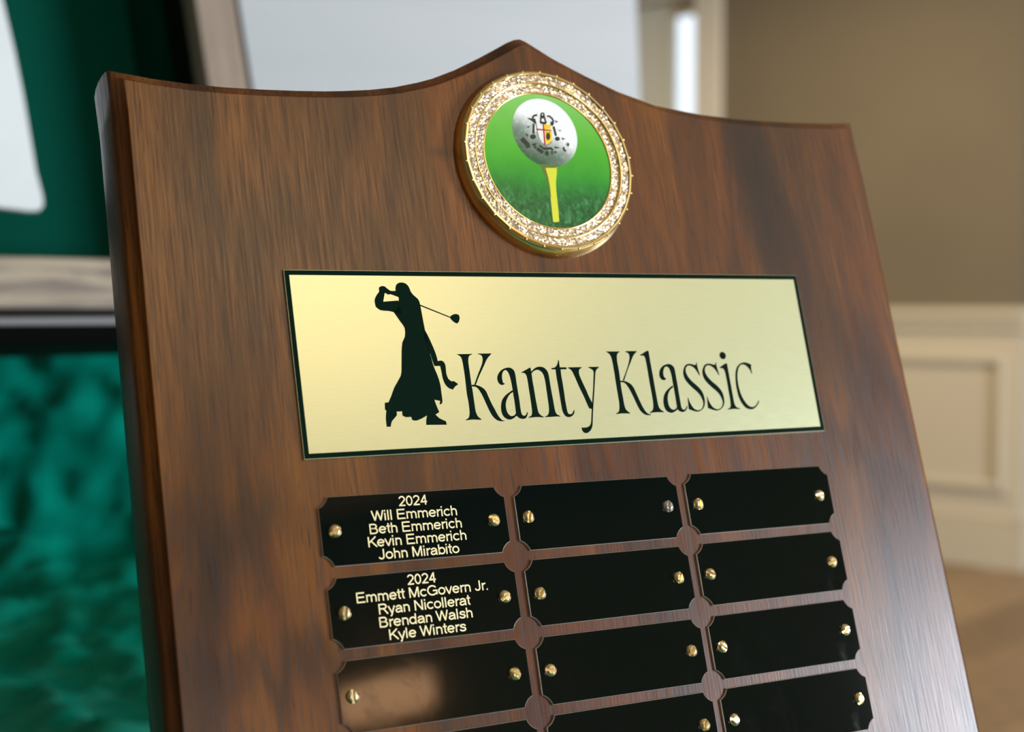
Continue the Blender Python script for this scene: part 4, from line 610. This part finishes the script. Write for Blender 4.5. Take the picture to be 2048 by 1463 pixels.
# header plate
hdr = [(-0.17-PX, -0.37-PY), (203.4-PX, 0.1-PY), (202.6-PX, -60.35-PY), (-0.32-PX, -60.9-PY)]
def quad_plate(c, z0, z1, inset=.14):
    bm = bmesh.new(); cx = sum(p[0] for p in c)/4; cy = sum(p[1] for p in c)/4
    def ring(ins, z): return [bm.verts.new(((p[0]-math.copysign(ins, p[0]-cx))*.001, (p[1]-math.copysign(ins, p[1]-cy))*.001, z*.001)) for p in c]
    r = [ring(0, z0), ring(0, z1-inset), ring(inset, z1)]
    for k in range(2):
        for i in range(4): bm.faces.new((r[k][i], r[k][(i+1) % 4], r[k+1][(i+1) % 4], r[k+1][i])).material_index = 0
    bm.faces.new(r[2]); bm.faces.new(r[0][::-1]); return bm
header = link('header_plate', quad_plate(hdr, .02, .8), M_BRASS, plaque)
header['label'] = 'wide brushed brass header plate with black border and lettering'
def inset_quad(c, d):
    cx = sum(p[0] for p in c)/4; cy = sum(p[1] for p in c)/4
    return [(p[0]-math.copysign(d, p[0]-cx), p[1]-math.copysign(d, p[1]-cy)) for p in c]
qo, qi = inset_quad(hdr, .2), inset_quad(hdr, 1.75)
bm = bmesh.new()
vo = [bm.verts.new((x*.001, y*.001, .00083)) for x, y in qo]; vi = [bm.verts.new((x*.001, y*.001, .00083)) for x, y in qi]
for i in range(4): bm.faces.new((vo[i], vo[(i+1) % 4], vi[(i+1) % 4], vi[i]))
link('printed_border', bm, M_PRINT, header)
flat_mesh('lettering', ART['letters'], .83, header, M_PRINT, -PX, -PY)
flat_mesh('printed_golfer', ART['golfer'], .83, header, M_PRINT, -PX, -PY)['label'] = 'black printed silhouette of a robed golfer swinging a club'

# small engraving text (built in sans face, scaled to size)
def arc(cx, cy, rx, ry, a0, a1, n=14):
    return [(cx+rx*math.cos(math.radians(a0+(a1-a0)*i/n)), cy+ry*math.sin(math.radians(a0+(a1-a0)*i/n))) for i in range(n+1)]
def arch(xa, xb): return [(xa, .38)] + arc((xa+xb)/2, .43, (xb-xa)/2, .2275, 180, 0, 12) + [(xb, 0)]
S_STEM = [(.13, 0), (.13, 1)]
GLYPH = {
 '2': (.68, [arc(.33, .69, .24, .2475, 168, -38) + [(.09, .0625)], [(.03, .0625), (.60, .0625)]]),
 '0': (.68, [arc(.33, .5, .24, .4375, 0, 360, 28)]),
 '4': (.68, [[(.48, 0), (.48, 1)], [(.47, .95), (.09, .30)], [(.03, .30), (.64, .30)]]),
 'W': (1.0, [[(.04, 1), (.27, .02)], [(.27, .02), (.50, .98)], [(.50, .98), (.73, .02)], [(.73, .02), (.96, 1)]]),
 'i': (.26, [[(.12, 0), (.12, .72)], [(.12, .86), (.12, 1)]]), 'l': (.26, [[(.12, 0), (.12, 1)]]),
 'E': (.80, [S_STEM, [(.13, .9375), (.73, .9375)], [(.13, .53), (.69, .53)], [(.13, .0625), (.75, .0625)]]),
 'm': (.96, [[(.12, 0), (.12, .72)], arch(.12, .48), arch(.48, .84)]),
 'n': (.63, [[(.12, 0), (.12, .72)], arch(.12, .51)]), 'h': (.63, [[(.12, 0), (.12, 1)], arch(.12, .51)]),
 'r': (.38, [[(.12, 0), (.12, .72)], [(.12, .36)] + arc(.36, .36, .24, .2975, 180, 82)]),
 'e': (.66, [[(.08, .375), (.585, .375)], arc(.33, .36, .25, .2975, 3, 325, 22)]),
 'c': (.60, [arc(.33, .36, .25, .2975, 42, 318, 20)]), 'o': (.66, [arc(.33, .36, .25, .2975, 0, 360, 26)]),
 'a': (.65, [arc(.32, .45, .215, .2075, 165, 0) + [(.535, .12), (.57, 0)], [(.53, .42), (.31, .385)] + arc(.25, .215, .165, .155, 90, 270) + [(.40, .10), (.53, .24)]]),
 'b': (.66, [[(.12, 0), (.12, 1)], arc(.36, .36, .235, .2975, 0, 360, 24)]),
 'd': (.66, [[(.54, 0), (.54, 1)], arc(.30, .36, .235, .2975, 0, 360, 24)]),
 't': (.34, [[(.17, .95), (.17, .19)] + arc(.285, .18, .115, .12, 180, 275, 8), [(.02, .665), (.33, .665)]]),
 'v': (.57, [[(.04, .72), (.285, .0)], [(.285, .0), (.53, .72)]]),
 'y': (.57, [[(.04, .72), (.29, .03)], [(.53, .72), (.28, -.06)] + arc(.17, -.08, .10, .14, -10, -100, 6)]),
 's': (.58, [[(.50, .49), (.47, .60), (.38, .655), (.28, .66), (.17, .63), (.12, .54), (.15, .45), (.26, .395), (.40, .35), (.49, .28), (.50, .18), (.43, .09), (.30, .06), (.17, .08), (.09, .15), (.07, .23)]]),
 'B': (.80, [S_STEM, [(.13, .9375), (.42, .9375)] + arc(.42, .735, .215, .2025, 90, -90) + [(.13, .5325)], [(.13, .5325), (.45, .5325)] + arc(.45, .2975, .235, .235, 90, -90) + [(.13, .0625)]]),
 'K': (.78, [S_STEM, [(.72, 1), (.14, .40)], [(.32, .59), (.76, 0)]]),
 'J': (.60, [[(.46, 1), (.46, .28)] + arc(.27, .27, .19, .2075, 0, -172)]),
 'M': (.96, [[(.13, 0), (.13, 1)], [(.16, .97), (.48, .03)], [(.48, .03), (.80, .97)], [(.83, 0), (.83, 1)]]),
 'G': (.94, [arc(.48, .5, .38, .4375, 38, 318, 24) + [(.84, .14), (.84, .47)], [(.52, .47), (.90, .47)]]),
 'R': (.84, [S_STEM, [(.13, .9375), (.47, .9375)] + arc(.47, .73, .22, .2075, 90, -90) + [(.13, .5225)], [(.44, .51), (.60, .30), (.78, 0)]]),
 'N': (.84, [[(.13, 0), (.13, 1)], [(.15, .96), (.69, .04)], [(.71, 0), (.71, 1)]]),
 '.': (.27, [[(.13, 0), (.13, .13)]]), ' ': (.30, [])}
def engrave(s, x0, x1, base, cap, z, parent, wd=.128):
    """plain sans lettering: every stroke is a flat band of even width"""
    strokes = []; x = 0
    for ch in s:
        adv, st = GLYPH[ch]
        for p in st: strokes.append([(px+x, py) for px, py in p])
        x += adv - .015
    xs = [p[0] for st in strokes for p in st]; a_, b_ = min(xs)-wd/2, max(xs)+wd/2
    kx = (x1-x0)/(b_-a_); vs, fs = [], []
    for st in strokes:
        P = [Vector(((px-a_)*kx+x0, py*cap+base)) for px, py in st]; n = len(P); w2 = wd*cap/2
        closed = (P[0]-P[-1]).length < 1e-4; k0 = len(vs)
        for i in range(n):
            pa = P[i-1] if i > 0 else (P[-2] if closed else P[0]); pb = P[i+1] if i < n-1 else (P[1] if closed else P[-1])
            d1 = (P[i]-pa); d2 = (pb-P[i])
            d1 = d1.normalized() if d1.length > 1e-9 else d2.normalized(); d2 = d2.normalized() if d2.length > 1e-9 else d1
            nn = Vector((-d1.y-d2.y, d1.x+d2.x)); nn = nn/max(.7, nn.length/2)/2*1.0
            nn.normalize(); k = w2/max(.6, nn.dot(Vector((-d1.y, d1.x))))
            q1, q2 = P[i]+nn*k, P[i]-nn*k
            vs += [(q1.x*.001, q1.y*.001, z*.001), (q2.x*.001, q2.y*.001, z*.001)]
        for i in range(n-1): fs.append((k0+2*i, k0+2*i+1, k0+2*i+3, k0+2*i+2))
    me = bpy.data.meshes.new('engraved_text'); me.from_pydata(vs, [], fs); me.update()
    return link('engraved_text', me, M_ENGRAVE, parent)
# name plates
PW, PH, NR = 63.4, 21.2, 5.25
def plate_outline():
    pts = []
    gx_, gy_ = 1.75, 1.6
    def arc(cx, cy, a0, a1):
        return [(cx+NR*math.cos(math.radians(a0+(a1-a0)*i/8)), cy+NR*math.sin(math.radians(a0+(a1-a0)*i/8))) for i in range(9)]
    w2, h2 = PW/2, PH/2
    # angle where the notch circle meets the straight edges
    ax = math.degrees(math.asin(gy_/NR)); ay = math.degrees(math.asin(gx_/NR))
    pts += arc(-w2-gx_, h2+gy_, -90+ay, -ax)[::1]
    pts += arc(w2+gx_, h2+gy_, 180+ax, 270-ay)
    pts += arc(w2+gx_, -h2-gy_, 90+ay, 180-ax)
    pts += arc(-w2-gx_, -h2-gy_, ax, 90-ay)
    return pts
def plate_bm():
    o = plate_outline(); n = len(o); bm = bmesh.new()
    def ring(f, z):
        out = []
        for i in range(n):
            a_, b_, c_ = Vector(o[i-1]), Vector(o[i]), Vector(o[(i+1) % n])
            t_ = ((b_-a_).normalized()+(c_-b_).normalized()).normalized(); nn = Vector((t_.y, -t_.x))
            q = b_+nn*f; out.append(bm.verts.new((q.x*.001, q.y*.001, z*.001)))
        return out
    r = [ring(0, .02), ring(0, .62), ring(.16, .85)]
    for k in range(2):
        for i in range(n): bm.faces.new((r[k][i], r[k][(i+1) % n], r[k+1][(i+1) % n], r[k+1][i])).material_index = 1
    # black face laid out as a strip of quads so it can carry fine relief
    f = bm.faces.new(r[2]); f.material_index = 0; b = bm.faces.new(r[0][::-1]); b.material_index = 1
    bmesh.ops.triangulate(bm, faces=[f, b]); return bm
def screw_bm():
    """slotted round head screw, slot along x"""
    bm = bmesh.new(); R_, Hh = 2.1, 1.45; n = 28
    def rr(z): return R_*math.sqrt(max(0, 1-(z/(Hh*1.12))**2))
    zs = [0, .2, .5, .8, 1.05, 1.25, 1.38, 1.45]
    for sgn in (1, -1):
        g = .46; prev = None
        for z in zs:
            r = rr(z) if z > 0 else R_
            a0 = math.asin(min(.98, g/r)); ring_ = []
            for i in range(n//2+1):
                a = a0+(PI-2*a0)*i/(n//2); ring_.append(bm.verts.new((r*math.cos(a)*.001, sgn*r*math.sin(a)*.001, (z+.85)*.001)))
            if prev:
                for i in range(n//2): bm.faces.new((prev[i], prev[i+1], ring_[i+1], ring_[i])).smooth = True
                bm.faces.new((prev[0], ring_[0], ring_[-1], prev[-1]))
            prev = ring_
        bm.faces.new(prev)
    bmesh.ops.create_cone(bm, cap_ends=True, segments=24, radius1=.0021, radius2=.0020, depth=.0005, matrix=Matrix.Translation((0, 0, .0011)))
    return bm
me_plate = bpy.data.meshes.new('name_plate'); b_ = plate_bm(); bmesh.ops.recalc_face_normals(b_, faces=b_.faces[:]); b_.to_mesh(me_plate); b_.free()
me_plate.materials.append(M_BLACK); me_plate.materials.append(M_EDGE)
me_screw = bpy.data.meshes.new('screw'); b_ = screw_bm(); bmesh.ops.recalc_face_normals(b_, faces=b_.faces[:]); b_.to_mesh(me_screw); b_.free(); me_screw.materials.append(M_SCREW)
SCREWS = {(0,0):((6.84,-83.36,28),(60.76,-83.57,-38)),(0,1):((6.87,-107.85,82),(60.68,-108.07,32)),(0,2):((6.27,-132.03,92),(60.43,-132.12,-45)),
 (1,0):((73.28,-83.72,75),(127.74,-83.63,80)),(1,1):((73.47,-108.33,62),(127.08,-107.98,70)),(1,2):((73.17,-132.54,-14),(127.34,-132.36,48)),(1,3):((73.2,-156.7,20),(127.49,-156.68,65)),
 (2,0):((140.28,-83.85,88),(193.85,-83.96,5)),(2,1):((140.21,-107.96,-30),(193.79,-108.17,20)),(2,2):((139.85,-132.43,-48),(193.71,-132.4,30)),(2,3):((139.66,-156.52,-18),(193.99,-156.52,65))}
CENT = {(0,0):(33.95,-83.43,-.3),(0,1):(33.94,-107.83,0),(0,2):(34.0,-132.17,.14),(1,0):(100.94,-83.83,-.2),(1,1):(100.9,-108.0,-.15),(1,2):(100.91,-132.55,-.22),(2,0):(167.82,-83.69,-.25),(2,1):(167.85,-107.92,0),(2,2):(167.5,-132.57,0),(2,3):(167.4,-156.76,0)}
TEXT = {(0,0):[('2024',28.5,38.6,-77.12),('Will Emmerich',19.0,48.2,-81.13),('Beth Emmerich',18.0,49.3,-85.12),('Kevin Emmerich',17.0,50.35,-89.05),('John Mirabito',19.9,47.35,-93.0)],
        (0,1):[('2024',28.1,38.1,-101.44),('Emmett McGovern Jr.',11.1,55.3,-105.36),('Ryan Nicollerat',17.8,48.9,-109.37),('Brendan Walsh',17.5,48.8,-113.3),('Kyle Winters',20.2,46.0,-117.22)]}
LIP = {(0,0):'engraved with a year and four names, top of the left column', (0,1):'engraved with a year and four names, second in the left column'}
for c in range(3):
    for r in range(9):
        cx, cy, rot = CENT.get((c, r), (33.96+66.88*c, -83.6-24.39*r, random.uniform(-.2, .2)))
        pl = bpy.data.objects.new('name_plate', me_plate); C.objects.link(pl); pl.parent = plaque
        pl.location = ((cx-PX)*.001, (cy-PY)*.001, 0); pl.rotation_euler = (math.radians(random.uniform(-.1, .1)), math.radians(random.uniform(-.05, .05)), math.radians(rot))
        pl['label'] = 'black notched name plate ' + LIP[(c, r)] if (c, r) in LIP else 'blank black notched name plate'
        sw = SCREWS.get((c, r), ((cx-27.1, cy, random.uniform(0, 180)), (cx+26.6, cy, random.uniform(0, 180))))
        for i, (sx, sy, ang) in enumerate(sw):
            s = bpy.data.objects.new('screw', me_screw); C.objects.link(s); s.parent = pl
            s.location = ((sx-cx)*.001, (sy-cy)*.001, 0); s.rotation_euler = (math.radians(random.uniform(-5, 5)), math.radians(random.uniform(-4, 5)), math.radians(ang))
            if (c, r, i) == (1, 0, 1):
                s.data = me_screw.copy(); s.data.materials.clear(); s.data.materials.append(M_SCREW2)
        for tx, x0, x1, base in TEXT.get((c, r), ()):
            engrave(tx, x0-cx, x1-cx, base-cy, 3.15, .90, pl)

# medallion
MX, MY = 100.75-PX, 40.22-PY
med = link('medallion', lathe([(34.9, 0), (35.0, .5), (34.6, 1.6), (33.9, 3.0), (33.5, 4.2), (33.3, 4.3)], 120), M_GOLD, plaque, True)
med.location = (MX*.001, MY*.001, 0); med['label'] = 'round gold medallion with a golf ball picture'
# scalloped rim: 30 flats with small beads at the corners
bm = bmesh.new(); NB = 30; off = math.radians(4)
def poly_r(a, R_):
    seg = 2*PI/NB; d = ((a-off) % seg) - seg/2
    return R_*math.cos(seg/2)/math.cos(d)
pr = [(33.35, 4.0, 0), (33.35, 4.55, 1), (32.9, 4.95, 1), (32.3, 5.0, 1), (31.9, 4.75, 0)]
rings = []
for R_, z, sc_ in pr:
    rings.append([bm.verts.new(((poly_r(2*PI*i/240+off, R_) if sc_ else R_)*.001*math.cos(2*PI*i/240+off), (poly_r(2*PI*i/240+off, R_) if sc_ else R_)*.001*math.sin(2*PI*i/240+off), z*.001)) for i in range(240)])
for k in range(len(rings)-1):
    for i in range(240): bm.faces.new((rings[k][i], rings[k][(i+1) % 240], rings[k+1][(i+1) % 240], rings[k+1][i]))
link('rim', bm, M_GOLD, med)
bead = bmesh.new(); bmesh.ops.create_icosphere(bead, subdivisions=2, radius=.00052); me_b = bpy.data.meshes.new('bead'); bead.to_mesh(me_b); bead.free(); me_b.materials.append(M_GOLD)
for p_ in me_b.polygons: p_.use_smooth = True
for i in range(NB):
    a = off + 2*PI*i/NB
    o = bpy.data.objects.new('rim_bead', me_b); C.objects.link(o); o.parent = med; o.location = (.0332*math.cos(a), .0332*math.sin(a), .0046); o.scale = (1.1, .8, .8)
    o.rotation_euler = (0, 0, a)
# diamond cut ring
bm = bmesh.new(); nr, na = 13, 330; rr_ = []
for k in range(nr+1):
    R_ = 25.7 + (31.95-25.7)*k/nr; row = []
    zb = 3.75 if R_ < 28.2 else (4.55 if R_ > 29.2 else 3.75+.8*(R_-28.2))
    for i in range(na):
        a = 2*PI*(i+random.uniform(-.42, .42)+.5*(k % 2))/na; r = R_+random.uniform(-.2, .2)*(0 < k < nr)
        row.append(bm.verts.new((r*.001*math.cos(a), r*.001*math.sin(a), (zb+random.uniform(-.155, .155))*.001)))
    rr_.append(row)
for k in range(nr):
    for i in range(na):
        a_, b_, c_, d_ = rr_[k][i], rr_[k][(i+1) % na], rr_[k+1][(i+1) % na], rr_[k+1][i]
        bm.faces.new((a_, b_, c_)); bm.faces.new((a_, c_, d_))
link('diamond_cut_ring', bm, M_PALEGOLD, med)
link('ridge', lathe([(28.3, 3.9), (28.5, 4.5), (28.9, 4.75), (29.3, 4.55), (29.4, 4.3)], 120), M_GOLD, med, True)
link('inner_lip', lathe([(24.9, 3.2), (25.05, 3.75), (25.4, 3.95), (25.75, 3.75), (25.8, 3.4)], 120), M_GOLD, med, True)
# picture: printed disc, ball, tee, crest (flat print, layered in one mesh)
M_PICBG = mat('printed_grass', (.1, .5, .06), .22, 0, Specular_IOR_Level=.3); t = NT(M_PICBG); v = t.obj(loc=(0, 0, 0)); xyz = t.sep(v)
big = t.noise(t.obj((60, 60, 1)), 1, 3, .6)
gy = t.math('ADD', t.math('MULTIPLY_ADD', xyz[1], 18.0, .5), t.math('MULTIPLY_ADD', big, .22, -.11))
colg = t.ramp(gy, [(.08, (.005, .075, .022)), (.22, (.008, .13, .028)), (.36, (.020, .27, .028)), (.55, (.065, .42, .03)), (.75, (.13, .50, .06)), (1.0, (.27, .62, .18))])
bl = t.noise(t.obj((420, 240, 1), rot=(0, 0, .5)), 1, 4, .6, 1.0)
msk = t.ramp(gy, [(.18, 1.0), (.40, 0.0)])
colg = t.mix(t.math('MULTIPLY', msk, .8), colg, t.ramp(bl, [(.35, (.004, .055, .018)), (.55, (.02, .17, .04)), (.72, (.10, .34, .16))]))
t.set('Base Color', colg)
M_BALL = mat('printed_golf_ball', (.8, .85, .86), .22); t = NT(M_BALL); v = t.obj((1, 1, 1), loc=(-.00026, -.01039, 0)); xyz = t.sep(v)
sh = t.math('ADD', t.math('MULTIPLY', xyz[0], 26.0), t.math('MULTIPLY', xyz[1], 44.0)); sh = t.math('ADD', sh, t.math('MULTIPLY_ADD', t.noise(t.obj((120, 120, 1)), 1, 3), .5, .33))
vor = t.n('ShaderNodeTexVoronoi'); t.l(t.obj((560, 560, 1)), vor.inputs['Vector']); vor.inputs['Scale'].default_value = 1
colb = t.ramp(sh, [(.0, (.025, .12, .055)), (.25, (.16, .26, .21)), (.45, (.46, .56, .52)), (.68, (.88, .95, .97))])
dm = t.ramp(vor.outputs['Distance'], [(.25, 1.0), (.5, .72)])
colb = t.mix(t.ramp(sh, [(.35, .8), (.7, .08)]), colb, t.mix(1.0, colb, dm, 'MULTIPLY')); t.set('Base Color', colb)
M_TEE = mat('printed_yellow_tee', (.66, .72, .04), .22); M_TEESH = mat('printed_tee_edge', (.10, .16, .02), .22)
M_CW = mat('printed_white', (.80, .85, .84), .22); M_CY = mat('printed_yellow', (.86, .62, .01), .22); M_CR = mat('printed_red', (.42, .015, .02), .22); M_CD = mat('printed_dark_ink', (.006, .022, .022), .22)
polys, mis, zs = [], [], []
circ = lambda cx, cy, r, n=72: [c for i in range(n) for c in (cx+r*math.cos(2*PI*i/n), cy+r*math.sin(2*PI*i/n))]
loc = lambda p: [v_-(100.75 if i % 2 == 0 else 40.22) for i, v_ in enumerate(p)]
polys.append(circ(0, 0, 25.0)); mis.append(0); zs.append(3.50)
for p_ in ART['tee']: polys.append(loc(p_)); mis.append(2); zs.append(3.515)
for p_ in ART['teeshade']: polys.append(loc(p_)); mis.append(3); zs.append(3.525)
polys.append(circ(.26, 10.39, 12.95)); mis.append(1); zs.append(3.53)
for p_ in ART['teetop']: polys.append(loc(p_)); mis.append(3); zs.append(3.535)
for key, m_i, z_ in (('crest_white', 4, 3.54), ('crest_yellow', 5, 3.55), ('crest_red', 6, 3.56), ('crest_dark', 7, 3.57)):
    for p_ in ART[key]: polys.append(loc(p_)); mis.append(m_i); zs.append(z_)
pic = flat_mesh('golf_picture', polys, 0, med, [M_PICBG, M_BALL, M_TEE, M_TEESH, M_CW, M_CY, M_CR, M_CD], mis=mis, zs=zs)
pic['label'] = 'printed picture of a crested white golf ball on a yellow tee over green grass'
